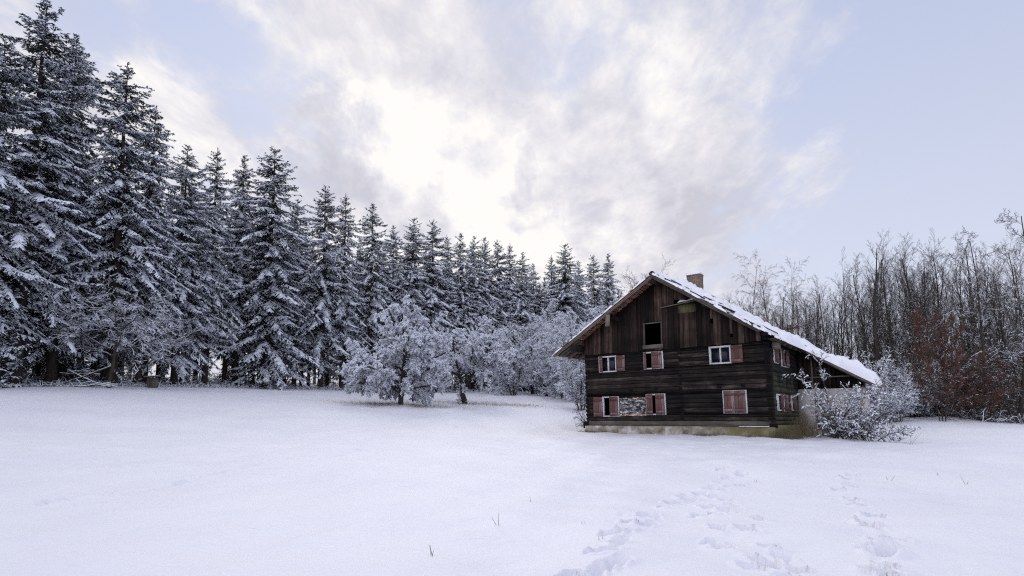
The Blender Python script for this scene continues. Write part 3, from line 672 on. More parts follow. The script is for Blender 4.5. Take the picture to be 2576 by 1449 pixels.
M['beam'] = wood('sill_beam', 0, [(.25, (.022, .018, .016)), (.5, (.085, .072, .062)), (.8, (.22, .195, .17))], .7, 24, .2)[0]
M['red'] = wood('red_shutter', 2, [(.25, (.060, .030, .029)), (.46, (.112, .056, .053)), (.60, (.155, .088, .082)), (.71, (.30, .235, .225))], 1.2, 26, .25)[0]
m, nt, b = newmat('white_paint', (.62, .61, .62), .6); M['white'] = m
n = noise(nt, objco(nt), 22, 4, .7); nt.links.new(ramp(nt, n, [(.36, (.10, .085, .08)), (.46, (.60, .59, .61)), (.7, (.74, .73, .76))]).outputs[0], b.inputs['Base Color'])
M['glass'], _, b = newmat('window_glass', (.012, .014, .022), .12); b.inputs['Specular IOR Level'].default_value = .35
M['dark'], _, _ = newmat('end_grain_and_shade', (.0045, .004, .0045), .95)  # end grain of logs, also painted-in darkness for holes and loft
m, nt, b = newmat('plinth_plaster', (.3, .28, .24), .9); M['plinth'] = m
sx = nt.nodes.new('ShaderNodeSeparateXYZ'); nt.links.new(objco(nt), sx.inputs[0])
n1 = noise(nt, objco(nt), 2.2, 6, .65); n2 = noise(nt, objco(nt, (1, 1, .35)), 1.1, 5, .6)
base = ramp(nt, n1, [(.34, (.12, .095, .075)), (.48, (.27, .235, .195)), (.58, (.40, .365, .325)), (.70, (.60, .58, .56))]).outputs[0]
mossf = ramp(nt, math_(nt, 'ADD', math_(nt, 'MULTIPLY', sx.outputs[0], .07), math_(nt, 'ADD', math_(nt, 'MULTIPLY', sx.outputs[2], .25), n2)), [(.86, (0, 0, 0)), (1.08, (.85, .85, .85))]).outputs[0]
nt.links.new(mixc(nt, mossf, base, mixc(nt, n1, (.085, .072, .025), (.20, .175, .07))), b.inputs['Base Color']); bump(nt, b, n1, .6, .04)
m, nt, b = newmat('plaster_patch', (.5, .46, .42), .9); M['patch'] = m
n1 = noise(nt, objco(nt, (1.2, 1, 2.2)), 3.4, 8, .78, .2)
brick = ramp(nt, noise(nt, objco(nt), 6, 3), [(.4, (.34, .17, .11)), (.6, (.58, .45, .38))]).outputs[0]
sx = nt.nodes.new('ShaderNodeSeparateXYZ'); nt.links.new(objco(nt), sx.inputs[0])
ez = math_(nt, 'ABSOLUTE', math_(nt, 'SUBTRACT', sx.outputs[2], .98))
bf = ramp(nt, math_(nt, 'ADD', ez, math_(nt, 'MULTIPLY', noise(nt, objco(nt), 3, 4), .35)), [(.565, (0, 0, 0)), (.60, (1, 1, 1))]).outputs[0]
pl = ramp(nt, n1, [(.45, (.020, .019, .023)), (.52, (.12, .115, .12)), (.59, (.55, .52, .50))]).outputs[0]
nt.links.new(mixc(nt, bf, pl, brick), b.inputs['Base Color']); bump(nt, b, n1, .5, .02)
m, nt, b = newmat('barn_plaster', (.5, .48, .46), .9); M['plaster'] = m
n1 = noise(nt, objco(nt), 1.4, 6, .65); sx = nt.nodes.new('ShaderNodeSeparateXYZ'); nt.links.new(objco(nt), sx.inputs[0])
f = math_(nt, 'ADD', n1, math_(nt, 'MULTIPLY', sx.outputs[2], .13))
nt.links.new(ramp(nt, f, [(.36, (.20, .175, .145)), (.52, (.44, .41, .38)), (.7, (.60, .58, .58))]).outputs[0], b.inputs['Base Color']); bump(nt, b, n1, .3, .03)
m, nt, b = newmat('roof_tile', (.2, .08, .05), .85); M['tile'] = m
n1 = noise(nt, objco(nt), 5, 5)
f = math_(nt, 'ADD', math_(nt, 'MULTIPLY', n1, .7), math_(nt, 'MULTIPLY', island(nt), .35))
nt.links.new(ramp(nt, f, [(.32, (.11, .05, .036)), (.52, (.22, .092, .064)), (.75, (.34, .18, .13))]).outputs[0], b.inputs['Base Color'])
m, nt, b = newmat('mossy_tile', (.06, .05, .04), .9); M['mtile'] = m
nt.links.new(ramp(nt, noise(nt, objco(nt), 4, 5, .7), [(.35, (.022, .017, .016)), (.55, (.062, .045, .036)), (.72, (.105, .095, .035))]).outputs[0], b.inputs['Base Color'])
m, nt, b = newmat('chimney_brick', (.25, .12, .08), .9); M['brick'] = m
tc = nt.nodes.new('ShaderNodeTexCoord'); sp_ = nt.nodes.new('ShaderNodeSeparateXYZ'); nt.links.new(tc.outputs['Object'], sp_.inputs[0])
cb = nt.nodes.new('ShaderNodeCombineXYZ'); nt.links.new(math_(nt, 'ADD', sp_.outputs[0], sp_.outputs[1]), cb.inputs[0]); nt.links.new(sp_.outputs[2], cb.inputs[1])
bk = nt.nodes.new('ShaderNodeTexBrick'); nt.links.new(cb.outputs[0], bk.inputs['Vector'])
bk.inputs['Scale'].default_value = 1; bk.inputs['Brick Width'].default_value = .25; bk.inputs['Row Height'].default_value = .085; bk.inputs['Mortar Size'].default_value = .012
bk.inputs['Color1'].default_value = (.17, .065, .042, 1); bk.inputs['Color2'].default_value = (.24, .12, .085, 1); bk.inputs['Mortar'].default_value = (.30, .27, .23, 1)
n1 = noise(nt, objco(nt), 2.6, 6, .7); pf = ramp(nt, math_(nt, 'SUBTRACT', n1, math_(nt, 'MULTIPLY', math_(nt, 'SUBTRACT', sp_.outputs[2], 7.6), .16)), [(.30, (0, 0, 0)), (.42, (1, 1, 1))]).outputs[0]
nt.links.new(mixc(nt, pf, bk.outputs[0], ramp(nt, noise(nt, objco(nt), 7, 5), [(.35, (.075, .060, .042)), (.65, (.24, .21, .165))]).outputs[0]), b.inputs['Base Color']); bump(nt, b, n1, .6, .03)
m, nt, b = newmat('mossy_board', (.1, .1, .04), .9); M['moss'] = m
nt.links.new(ramp(nt, noise(nt, objco(nt, (9, 9, 1.2)), 1, 4), [(.38, (.045, .034, .027)), (.62, (.115, .115, .042))]).outputs[0], b.inputs['Base Color'])

# ------------------------------------------------------------------ farmhouse, in its own axes: x along the gable front, y into the house, z up
PHI = R_(38)
def zr(a): return 7.35 - .618 * (4.3 - a) if a < 4.3 else (7.35 - .654 * (a - 4.3) if a < 9.3 else 4.08 - .62 * (a - 9.3))
house = empty('farmhouse', 'old dark log farmhouse with red shutters and a snow-covered roof standing in the snowfield', 'farmhouse', (3.950, 30.729, 1.307), -PHI)
hr = random.Random(4)
SH = .030
def shear(mb):
    for V in mb.V: V[:, 0] -= SH * (V[:, 2] - 1.5)
def part(mb, name, mat, parent=None, sh=False, smooth=False, label=None):
    if sh: shear(mb)
    o = mb.build(name, mat, parent or house, smooth=smooth)
    if label: o['label'] = label
    return o
class Each:
    """every piece added becomes a part of its own"""
    def __init__(s, name, mat, parent, sh=False): s.a = (name, mat, parent, sh)
    def __call__(s, fn, *args, **kw):
        mb = MB(); fn(mb, *args, **kw); part(mb, s.a[0], s.a[1], s.a[2], sh=s.a[3])
def sub(iv, h0, h1):
    out = []
    for a, b in iv:
        if h1 <= a or h0 >= b: out.append((a, b)); continue
        if h0 - a > .02: out.append((a, h0))
        if b - h1 > .02: out.append((h1, b))
    return out
def mz_(a, c0, c1): return a + SH * ((c0 + c1) / 2 - 1.5)
WIN = [(.81, 1.83, 2.79, 3.63), (3.35, 4.37, 2.82, 3.68), (6.63, 7.63, 2.88, 3.71), (1.0, 1.95, .48, 1.52), (3.45, 4.45, .56, 1.59), (7.2, 8.25, .61, 1.65)]
WIN = [(mz_(a, c, d), mz_(b, c, d), c, d) for a, b, c, d in WIN]
SWIN = [(.70, 1.45, 2.86, 3.62), (2.02, 3.30, 2.80, 3.62), (.70, 1.72, .72, 1.47), (1.86, 2.62, .69, 1.47), (3.42, 4.32, .76, 1.48)]
# log walls
lg = MB(); z = .27
while z < 3.80:
    hgt = hr.uniform(.175, .225); z1 = min(z + hgt, 3.80)
    if z1 > 3.66: z1 = 3.80
    cuts = sorted({z, z1} | {q for w in WIN for q in w[2:] if z + .03 < q < z1 - .03})
    off = hr.uniform(-.014, .014)
    for q0, q1 in zip(cuts[:-1], cuts[1:]):
        iv = [(0.0, 5.2), (5.2, 9.3)]
        for w in WIN:
            if w[2] < (q0 + q1) / 2 < w[3]: iv = sub(iv, w[0], w[1])
        for a, b in iv: log(lg, 0, a, b, off, .2, q0, q1 - .006, hr)
    z = z1
part(lg, 'log_wall', M['log'], sh=True)
lg = MB(); z = .10
while z < 3.98:
    z1 = z + hr.uniform(.19, .24); z1 = 4.0 if z1 > 3.85 else z1
    cuts = sorted({z, z1} | {q for w in SWIN for q in w[2:] if z + .03 < q < z1 - .03})
    for q0, q1 in zip(cuts[:-1], cuts[1:]):
        iv = [(.205, 4.86)]
        for w in SWIN:
            if w[2] < (q0 + q1) / 2 < w[3]: iv = sub(iv, w[0], w[1])
        off = 9.3 + hr.uniform(-.012, .012)
        for a, b in iv: log(lg, 1, a, b, off, 9.1, q0, q1 - .006, hr, ch=-.024)
    z = z1
part(lg, 'side_log_wall', M['sidelog'], sh=True)
s = MB(); box(s, 0, .18, .205, 10.9, -.6, 4.35); s.add([(x, y, z) for y in (10.75, 10.93) for (x, z) in ((.18, -.8), (9.3, -.8), (9.3, zr(9.3) - .2), (4.3, 7.1), (.18, zr(.18) - .2))], [[4, 3, 2, 1, 0], [5, 6, 7, 8, 9]], [[0, 1, 6, 5], [1, 2, 7, 6], [2, 3, 8, 7], [3, 4, 9, 8]]); box(s, .18, 9.1, 4.7, 4.85, .1, 4.2); box(s, .18, 9.1, .2, 10.7, 3.84, 3.9); box(s, 9.1, 9.28, 4.87, 10.74, -.8, 4.0); s.add([(9.3, 6.0, 1.83), (12.1, 6.0, 1.83), (12.1, 6.0, zr(12.1) - .1), (9.3, 6.0, 3.95)], [[0, 1, 2, 3]])
part(s, 'rear_wall', M['dkboard'])
s = MB(); log(s, 0, .12, 9.18, -.03, .2, .02, .262, hr, ch=.02); part(s, 'sill_beam', M['beam'], sh=True)
s = MB()    # near-black box added inside the loft to keep stray daylight out
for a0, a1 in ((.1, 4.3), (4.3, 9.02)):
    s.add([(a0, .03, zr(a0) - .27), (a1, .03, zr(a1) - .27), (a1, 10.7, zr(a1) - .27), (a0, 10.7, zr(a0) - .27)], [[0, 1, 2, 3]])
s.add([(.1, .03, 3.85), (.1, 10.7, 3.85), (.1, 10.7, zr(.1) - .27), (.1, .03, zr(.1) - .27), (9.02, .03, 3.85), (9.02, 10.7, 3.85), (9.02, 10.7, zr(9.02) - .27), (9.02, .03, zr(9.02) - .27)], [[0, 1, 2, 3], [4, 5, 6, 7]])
part(s, 'loft_light_block', M['dark'])
# notched log ends, and black blocks painting the shade inside putlog holes
e = Each('log_end_and_hole_shade', M['dark'], house, True); z = .33
for k in range(17):
    h_ = hr.uniform(.09, .13); x = 9.10 + hr.uniform(-.02, .02)
    e(box, x, 9.325, -.035 + hr.uniform(-.01, .01), .19, z, z + h_)
    if k % 2 == 0 or z < 1.8:
        x = 5.16 + hr.uniform(-.02, .02) + SH * (z - 1.5) - .045 * (z - 1.5); e(box, x, x + .16, -.022, .1, z, z + h_)
    if z < 2.4: e(box, -.03, .13, -.03, .15, z, z + h_)
    z += .207
for (a, c) in ((7.03, 1.85), (8.1, 1.87), (1.45, 1.76), (2.6, 1.80), (3.95, 1.86), (5.2, 3.58), (5.25, 3.22)):
    a += SH * (c - 1.5); e(box, a - .09, a + .09, -.022, .1, c - .075, c + .075)  # black block stands for the shade in each hole
e(box, 9.12, 9.40, -.08, .2, -.02, .16); e(box, 9.02, 9.36, -.05, .19, 3.82, 4.10); e(box, -.2, .1, -.06, .2, -.12, .24)
# plinth
p = MB(); n = 46; V = []; F = []
prof = [(-.02, .02), (-.085, .0), (-.10, -.12), (-.12, -.3), (-.16, -.75)]
for i in range(n):
    a = -.02 + 9.42 * i / (n - 1); j = hr.uniform(-.012, .012)
    for (y, z) in prof: V.append((a, y + j * (z < 0) * 1.5, z + hr.uniform(-.008, .008)))
for i in range(n - 1):
    for j in range(4): F.append([i * 5 + j, i * 5 + j + 1, (i + 1) * 5 + j + 1, (i + 1) * 5 + j])
p.add(V, F); box(p, 9.11, 9.42, -.07, 4.85, -.75, .09); box(p, -.04, .2, -.07, 10.9, -.75, .0)
part(p, 'plinth', M['plinth'])
p = MB(); box(p, 7.85, 9.12, -.12, -.035, .018, .045); part(p, 'ledge_snow', M['snow_roof'], sh=True)
# flaking plaster between the two lower left windows
p = MB(); nx_, nz_ = 30, 14; V = []; F = []
for i in range(nx_ + 1):
    for j in range(nz_ + 1):
        V.append((1.985 + 1.43 * i / nx_, -.045 + hr.uniform(-.006, .006), .535 + .88 * j / nz_ + (hr.uniform(-.03, .03) if j in (0, nz_) else 0)))
for i in range(nx_):
    for j in range(nz_):
        q = i * (nz_ + 1) + j; F.append([q, q + nz_ + 1, q + nz_ + 2, q + 1])
p.add(V, F); part(p, 'plaster_patch', M['patch'], sh=True)

# gable boarding
HOLES = [(3.47, 4.33, 4.02, 5.08), (5.0, 5.27, 5.92, 6.12), (6.75, 6.89, 4.78, 5.01), (7.63, 7.76, 4.06, 4.22)]
xs = [-.05]; fixed = sorted({q for h in HOLES for q in h[:2]} | {4.40, 6.1, 8.95})
for fx in fixed:
    while fx - xs[-1] > .36: xs.append(xs[-1] + min(hr.uniform(.19, .31), fx - xs[-1] - .15))
    xs.append(fx)
g1 = MB()
def boards(mb, x0, x1, y, top, bot):
    iv = [(bot, None)]; xm = (x0 + x1) / 2; yj = y + hr.uniform(-.014, .006); t0, t1 = top(x0), top(x1)
    hs = [h for h in HOLES if h[0] - .01 <= xm <= h[1] + .01]
    lo = bot
    for h in sorted(hs, key=lambda q: q[2]):
        if h[2] > lo: box(mb, x0, x1 - .009, yj, yj + .03, lo, h[2])
        lo = h[3]
    if min(t0, t1) > lo + .02:
        k = hr.uniform(-.004, .004)
        V = [(x0, yj, lo), (x1 - .009, yj, lo), (x1 - .009, yj + .03, lo), (x0, yj + .03, lo), (x0 + k, yj, t0), (x1 - .009 + k, yj, t1), (x1 - .009 + k, yj + .03, t1), (x0 + k, yj + .03, t0)]
        mb.add(V, [[0, 3, 2, 1], [4, 5, 6, 7], [0, 1, 5, 4], [1, 2, 6, 5], [2, 3, 7, 6], [3, 0, 4, 7]])
for x0, x1 in zip(xs[:-1], xs[1:]):
    if x1 <= 4.41 or x0 > 8.94: boards(g1, x0, x1, -.055, lambda a: zr(a) - .10, 3.77 + hr.uniform(-.03, .012))
    else:
        lt = lambda a: min(5.79 + .085 * (a - 4.4), zr(a) - .10)
        boards(g1, x0, x1, -.10, lt, 3.78 + hr.uniform(-.04, .012))
        if zr(x0) - .1 > 5.86 + .085 * (x0 - 4.4): boards(g1, x0, x1, -.045, lambda a: zr(a) - .10, 5.74)
part(g1, 'gable_boarding', M['board'])
b_ = MB()
V = [(x, y, 0) for x in (0,) for y in (0,)]
b_.add([(-.02, .02, 3.9), (9.1, .02, 3.9), (9.1, .02, zr(9.1) - .14), (4.3, .02, 7.2), (-.02, .02, zr(-.02) - .14)], [[0, 1, 2, 3, 4]])
# the hatch and the small holes open into the dark loft: the lining is cut round them
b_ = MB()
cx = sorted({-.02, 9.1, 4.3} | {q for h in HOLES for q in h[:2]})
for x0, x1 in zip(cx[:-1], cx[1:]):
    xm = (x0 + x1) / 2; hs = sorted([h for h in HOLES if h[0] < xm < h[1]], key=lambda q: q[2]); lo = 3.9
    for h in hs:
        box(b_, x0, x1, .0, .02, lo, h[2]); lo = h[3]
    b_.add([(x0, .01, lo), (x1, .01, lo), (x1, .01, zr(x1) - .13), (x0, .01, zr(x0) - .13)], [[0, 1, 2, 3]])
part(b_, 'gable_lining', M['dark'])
l = MB(); bar(l, (4.36, -.12, 5.80), (6.12, -.12, 5.955), .14, .028); lo_ = part(l, 'ledge', M['weather'])
l = MB(); n = 18; V = []; F = []
for i in range(n + 1):
    t = i / n; a = 5.22 + .88 * t; zz = 5.83 + .085 * (a - 4.4) + .04; h_ = (.06 + .05 * math.sin(t * 7 + .5) + .05 * t) * min(1, 6 * t + .05) * min(1, 9 * (1 - t) + .05)
    V += [(a, -.21, zz - .01), (a, -.17, zz + h_ * .85), (a, -.08, zz + h_), (a, -.04, zz)]
for i in range(n):
    for j in range(3): F.append([i * 4 + j, (i + 1) * 4 + j, (i + 1) * 4 + j + 1, i * 4 + j + 1])
l.add(V, F); part(l, 'snow', M['snow_roof'], lo_, smooth=True)
l = MB(); box(l, 5.22, 6.08, -.106, -.1015, 5.42, 5.80); part(l, 'mossy_panel', M['moss'])
h_ = MB()
for q in ((3.40, 3.47, 4.0, 5.12), (4.33, 4.385, 4.0, 5.10)): box(h_, q[0], q[1], -.118, -.03, q[2], q[3])
box(h_, 3.38, 4.40, -.122, -.03, 5.08, 5.125); box(h_, 3.36, 4.42, -.12, -.03, 3.83, 4.02)
part(h_, 'hatch_frame', M['beam'])

# windows with frames, panes and shutters
def window(w, shutters, mull=None, glass=True, side=False, frame=True, fw=.062):
    x0, x1, z0, z1 = w
    def X(mb):
        for V in mb.V:
            if side: V[:] = np.stack([9.31 - V[:, 1], V[:, 0], V[:, 2]], 1)
            V[:, 0] -= SH * (V[:, 2] - 1.5)
    fr = MB()
    box(fr, x0, x0 + fw, -.04, .14, z0, z1); box(fr, x1 - fw, x1, -.04, .14, z0, z1)
    box(fr, x0 + fw, x1 - fw, -.043, .14, z1 - fw, z1); box(fr, x0 + fw, x1 - fw, -.046, .14, z0, z0 + fw * .9)
    if mull: box(fr, mull - .03, mull + .03, -.02, .1, z0 + fw * .9, z1 - fw)
    X(fr); wo = fr.build('window', M['white'], house)
    if glass:
        pn = MB(); box(pn, x0 + fw, x1 - fw, .105, .112, z0 + fw, z1 - fw); X(pn); pn.build('pane', M['glass'], wo)
    for (a, b, y) in shutters:
        s = MB(); k = max(1, round((b - a) / .17)); wd = (b - a) / k; zz0, zz1 = z0 + .01 + hr.uniform(0, .012), z1 - .012 - hr.uniform(0, .012)
        for i in range(k): box(s, a + i * wd, a + (i + 1) * wd - .005, y - .026, y, zz0 + hr.uniform(-.004, .004), zz1 + hr.uniform(-.004, .004))
        for f in (.14, .84): box(s, a + .015, b - .018, y - .05, y - .0265, zz0 + f * (zz1 - zz0) - .045, zz0 + f * (zz1 - zz0) + .045)
        X(s); s.build('shutter', M['red'], wo)
W = WIN
window(W[0], [(W[0][0] + .05, W[0][0] + .24, -.05), (W[0][1] + .005, W[0][1] + .50, -.035)], W[0][0] + .54)
window(W[1], [(W[1][0] + .03, W[1][0] + .16, -.05), (W[1][0] + .43, W[1][1] - .06, -.05)], None, glass=False)
window(W[2], [(W[2][1] + .005, W[2][1] + .52, -.035)], W[2][0] + .51, fw=.075)
window(W[3], [(W[3][0] - .53, W[3][0] - .01, -.035), (W[3][0] + .42, W[3][1] - .05, -.05)], None, glass=False)
window(W[4], [(W[4][0] + .03, W[4][0] + .35, -.05), (W[4][0] + .50, W[4][1] - .05, -.05)], None, glass=False)
window(W[5], [(W[5][0] + .05, W[5][0] + .525, -.05), (W[5][0] + .53, W[5][1] - .06, -.05)], None, glass=False)
S = SWIN
window(S[0], [(S[0][0] + .05, S[0][1] - .05, -.05)], side=True)
window(S[1], [(S[1][0] + .05, S[1][0] + .42, -.05), (S[1][0] + .68, S[1][1] - .03, -.06)], side=True)
window(S[2], [(S[2][0] + .52, S[2][1] - .1, -.05)], side=True, mull=S[2][0] + .28)
window(S[3], [(S[3][0] + .04, S[3][1] - .04, -.05)], side=True)
window(S[4], [(S[4][0] + .1, S[4][1] - .04, -.05)], side=True)

# ------------------------------------------------------------------ roof
roof = MB()
def tile_rows(mb, a0, a1, b0, b1, row=.34, gap=None, lift=.035, th=.028, wob=.012, tw=None):
    """courses of tiles, each tipped over the one below; a runs down the slope"""
    sgn = 1 if a1 > a0 else -1; k = int(abs(a1 - a0) / row * 1.13); st = (a1 - a0) / k
    for i in range(k):
        x0 = a0 + st * i - sgn * .02; x1 = a0 + st * (i + 1) + sgn * .05
        yy = b0
        while yy < b1:
            y2 = min(b1, yy + (tw or (b1 - b0)))
            if y2 > 2.5: y2 = b1
            j = hr.uniform(-wob, wob); jb = hr.uniform(-.02, .02) if yy == b0 else 0
            z0, z1 = zr(x0) + j, zr(x1) + lift + j
            V = [(x0, yy + jb, z0), (x1, yy + jb, z1), (x1, y2 - .004, z1), (x0, y2 - .004, z0), (x0, yy + jb, z0 - th), (x1, yy + jb, z1 - th), (x1, y2 - .004, z1 - th), (x0, y2 - .004, z0 - th)]
            if sgn < 0: mb.add(V, [[3, 2, 1, 0], [4, 5, 6, 7], [0, 1, 5, 4], [1, 2, 6, 5], [2, 3, 7, 6], [3, 0, 4, 7]])
            else: mb.add(V, [[0, 1, 2, 3], [7, 6, 5, 4], [4, 5, 1, 0], [5, 6, 2, 1], [6, 7, 3, 2], [7, 4, 0, 3]])
            yy = y2
tile_rows(roof, 4.3, -1.45, -.96, 11.1, tw=.21, lift=.06, th=.04)
roof_o = part(roof, 'roof', M['tile'])
rt = MB()
tile_rows(rt, 4.3, 9.75, -.92, 4.5, row=.36, tw=.22, lift=.04); tile_rows(rt, 4.3, 12.76, 4.5, 6.2, row=.36, tw=None); tile_rows(rt, 4.3, 9.75, 6.2, 11.1, row=.36, tw=None)
box(rt, 9.4, 9.75, -.7, 4.5, zr(9.75) - .05, zr(9.75) - .005)
for k in range(26):     # slipped tiles standing out of the snow near the verge
    a = hr.uniform(4.7, 11.9); b = hr.uniform(-.88, .35) if a < 9.2 else hr.uniform(4.42, 5.2); L_ = hr.uniform(.25, .75); z = zr(a) + hr.uniform(.06, .17) + .10 * max(0, b + .6 if a < 9.2 else b - 4.6)
    bar(rt, (a, b, z), (a + L_, b + hr.uniform(-.03, .03), z - L_ * .654 + hr.uniform(-.02, .05)), hr.uniform(.10, .2), .045)
rt.build('mossy_slope', M['mtile'], roof_o)
rf = Each('rafter', M['beam'], roof_o); bt = Each('batten', M['beam'], roof_o)   # battens and rafters seen from below
k = 15
for i in range(1, k + 1):
    a = 4.3 - 5.65 * i / k; bt(bar, (a, -.90, zr(a) - .055), (a, 11, zr(a) - .055), .055, .035)
for b in np.arange(.35, 11, 1.05):
    rf(bar, (4.3, b, zr(4.3) - .16), (-1.3, b, zr(-1.3) - .16), .12, .16); rf(bar, (4.3, b, 7.19), (9.65, b, zr(9.65) - .16), .12, .16)
for b in (-.55, -.2): rf(bar, (-.1, b, zr(-.1) - .12), (-1.32, b, zr(-1.32) - .12), .10, .10)
for b in np.arange(4.75, 6.2, .65): rf(bar, (9.2, b, zr(9.2) - .13), (12.5, b, zr(12.5) - .13), .11, .13)
for a in np.arange(9.55, 12.5, .33): bt(bar, (a, 4.42, zr(a) - .05), (a, 6.2, zr(a) - .05), .05, .03)
bg = Each('bargeboard', M['weather'], roof_o)
bg(bar, (4.33, -.94, zr(4.3) - .085), (-1.46, -.94, zr(-1.46) - .085), .035, .05); bg(bar, (4.33, -.90, zr(4.3) - .15), (-1.40, -.90, zr(-1.40) - .15), .05, .045)
rb_ = Each('bargeboard', M['beam'], roof_o); rb_(bar, (4.27, -.95, 7.29), (9.2, -.95, zr(9.2) - .05), .04, .085); rb_(bar, (4.27, -.90, 7.20), (9.1, -.90, zr(9.1) - .13), .05, .09)
bg(bar, (9.25, 4.40, zr(9.25) - .09), (12.74, 4.40, zr(12.74) - .09), .04, .12); bg(bar, (1.86, -.97, 5.02), (1.90, -.97, 5.62), .035, .24, up=(1, 0, 0))
pu = Each('purlin', M['log'], roof_o)
pu(box, -.40, -.08, -.86, .1, 3.92, 4.24); pu(box, 4.20, 4.42, -.86, .1, 6.93, 7.16); pu(tubes, np.array([[1.98, -.86, 5.56]]), np.array([[1.98, .1, 5.50]]), .11, .12, 10); pu(box, 6.6, 6.82, -.8, 0, 5.50, 5.70)
pu(box, 9.08, 9.34, -.5, .2, 4.0, 4.13)
rg = MB(); b0 = -.96; nseg = 9
while b0 < 11:
    V = []; jj = hr.uniform(-.012, .012); L_ = .42
    for (y, r) in ((b0, .15), (b0 + L_, .125)):
        for q in range(nseg):
            t = math.pi * (q / (nseg - 1)) * 1.1 - .16; V.append((4.3 + r * math.cos(t), y, 7.335 + jj + r * math.sin(t)))
    rg.add(V, [[q, q + 1, nseg + q + 1, nseg + q] for q in range(nseg - 1)]); b0 += L_ - .05
rg.build('ridge_tile', M['mtile'], roof_o, smooth=True)

def fbm(x, y, seed, n=14, pw=.6):
    r = np.random.RandomState(seed); o = 0
    if n < 14:
        for k in range(n):
            L = .32 * 1.3 ** k; t = r.uniform(0, 6.28); o = o + np.sin(6.283 / L * (x * math.cos(t) + y * math.sin(t)) + r.uniform(0, 6.28) + .8 * np.sin(x * 2.1 + y * 3.3 + k))
        return o / math.sqrt(n / 2)
    for k in range(14):
        L = .22 * 1.32 ** k; t = r.uniform(0, 6.28); o = o + L ** .6 * np.sin(6.283 / L * (x * math.cos(t) + y * math.sin(t)) + r.uniform(0, 6.28))
    return o / 2.6
def snow_sheet(A, B, mask, thick, seed, streak=0.0, droop=.0):
    a, b = np.meshgrid(A, B); base = np.vectorize(zr)(a)
    nz = .5 * fbm(a, b, seed) + .55 * fbm(a, b, seed + 3, 7); t = thick * (1 + .6 * nz)
    edge = mask(a, b)                              # distance to the sheet's border, negative outside
    if streak:
        st = fbm(a * .6, b * 2.0, seed + 5, 6) + .5 * fbm(a * 1.6, b * 2.4, seed + 9, 5); t = t - streak * np.clip(st - .25, 0, 1) * np.clip(1.25 - (b - B[0]) / 1.1, 0, 1)
    if streak: t = t * (.75 + 1.15 * np.clip((b - B[0] - .25) / 1.1, 0, 1))
    prof = np.sqrt(np.clip(edge / .16, 0, 1))
    z = base + .042 + t * prof
    z = np.where(edge < .0, base - .03, z); z = np.where(t < .035, base - .005, z)
    keepv = edge > -.09
    n_, m_ = a.shape; idx = np.arange(n_ * m_).reshape(n_, m_)
    F = np.stack([idx[:-1, :-1], idx[:-1, 1:], idx[1:, 1:], idx[1:, :-1]], 2).reshape(-1, 4)
    gone = ((edge < 0) | (t < .035)).ravel(); F = F[keepv.ravel()[F].all(1) & ~gone[F].all(1)]
    mb = MB(); mb.add(np.stack([a, b, z], 2).reshape(-1, 3), F); return mb
Bv = np.concatenate([np.arange(-1.06, 1.2, .055), np.arange(1.2, 4.1, .14), np.arange(4.1, 5.4, .06), np.arange(5.4, 11.3, .3)])
def mR(a, b):
    main = np.minimum.reduce([a - 4.28, 9.86 - a, b + .97, np.where(b < 11.2, 1, -1) + 0 * b])
    lean = np.minimum.reduce([a - 4.28, 12.85 - a, b - 4.36, 6.26 - b])
    return np.maximum(main, lean)
snow_sheet(np.arange(4.2, 13.15, .06), Bv, mR, .115, 7, streak=.85).build('snow', M['snow_roof'], roof_o, smooth=True)
def mL(a, b): return np.minimum.reduce([4.0 - a, a + 1.53, b + .97])
snow_sheet(np.arange(-1.6, 4.1, .07)[::-1], Bv, mL, .075, 9).build('snow', M['snow_roof'], roof_o, smooth=True)
s = MB(); V = []; F = []; n = 60
for i in range(n + 1):
    b = -.93 + 11.9 * i / n; h_ = .055 + .045 * math.sin(b * 5.1) + .03 * math.sin(b * 11.3)
    for q in range(7):
        t = math.pi * q / 6 * .86 + .12; r = .15 + (max(0, h_) * math.sin(t) if i else -.02); V.append((4.31 + r * math.cos(t), b, 7.335 + r * math.sin(t)))
for i in range(n):
    for q in range(6): F.append([i * 7 + q, i * 7 + q + 1, (i + 1) * 7 + q + 1, (i + 1) * 7 + q])
s.add(V, F); s.build('snow', M['snow_roof'], roof_o, smooth=True)
# chimney with snow cap
ch = MB(); V = []; n = 12
for i in range(n):
    z = 6.4 + 1.98 * i / (n - 1); g_ = .0 if i < n - 2 else .022
    for (x, y) in ((4.17, 4.0), (4.88, 4.0), (4.88, 4.5), (4.17, 4.5)):
        V.append((x + (-g_ if x < 4.5 else g_) - .012 * (z - 7) + hr.uniform(-.012, .012), y + (-g_ if y < 4.3 else g_) + hr.uniform(-.012, .012), z + (hr.uniform(-.07, .03) if i == n - 1 else 0)))
ch.add(V, [[i * 4 + j, i * 4 + (j + 1) % 4, (i + 1) * 4 + (j + 1) % 4, (i + 1) * 4 + j] for i in range(n - 1) for j in range(4)], [[(n - 1) * 4 + q for q in range(4)]])
cho = part(ch, 'chimney', M['brick'])
def mound(mb, x0, x1, y0, y1, z, h, seed, nn=14):
    r = random.Random(seed); V = []; F = []
    for i in range(nn + 1):
        for j in range(nn + 1):
            u, v = i / nn, j / nn; e = min(u, 1 - u, v, 1 - v)
            hh = h * math.sqrt(min(1, e * 5)) * (1 + .3 * math.sin(u * 7 + seed) + .2 * math.sin(v * 9)) - (.05 if e == 0 else 0)
            V.append((x0 + (x1 - x0) * u, y0 + (y1 - y0) * v, z + hh))
    for i in range(nn):
        for j in range(nn): q = i * (nn + 1) + j; F.append([q, q + nn + 1, q + nn + 2, q + 1])
    mb.add(V, F)
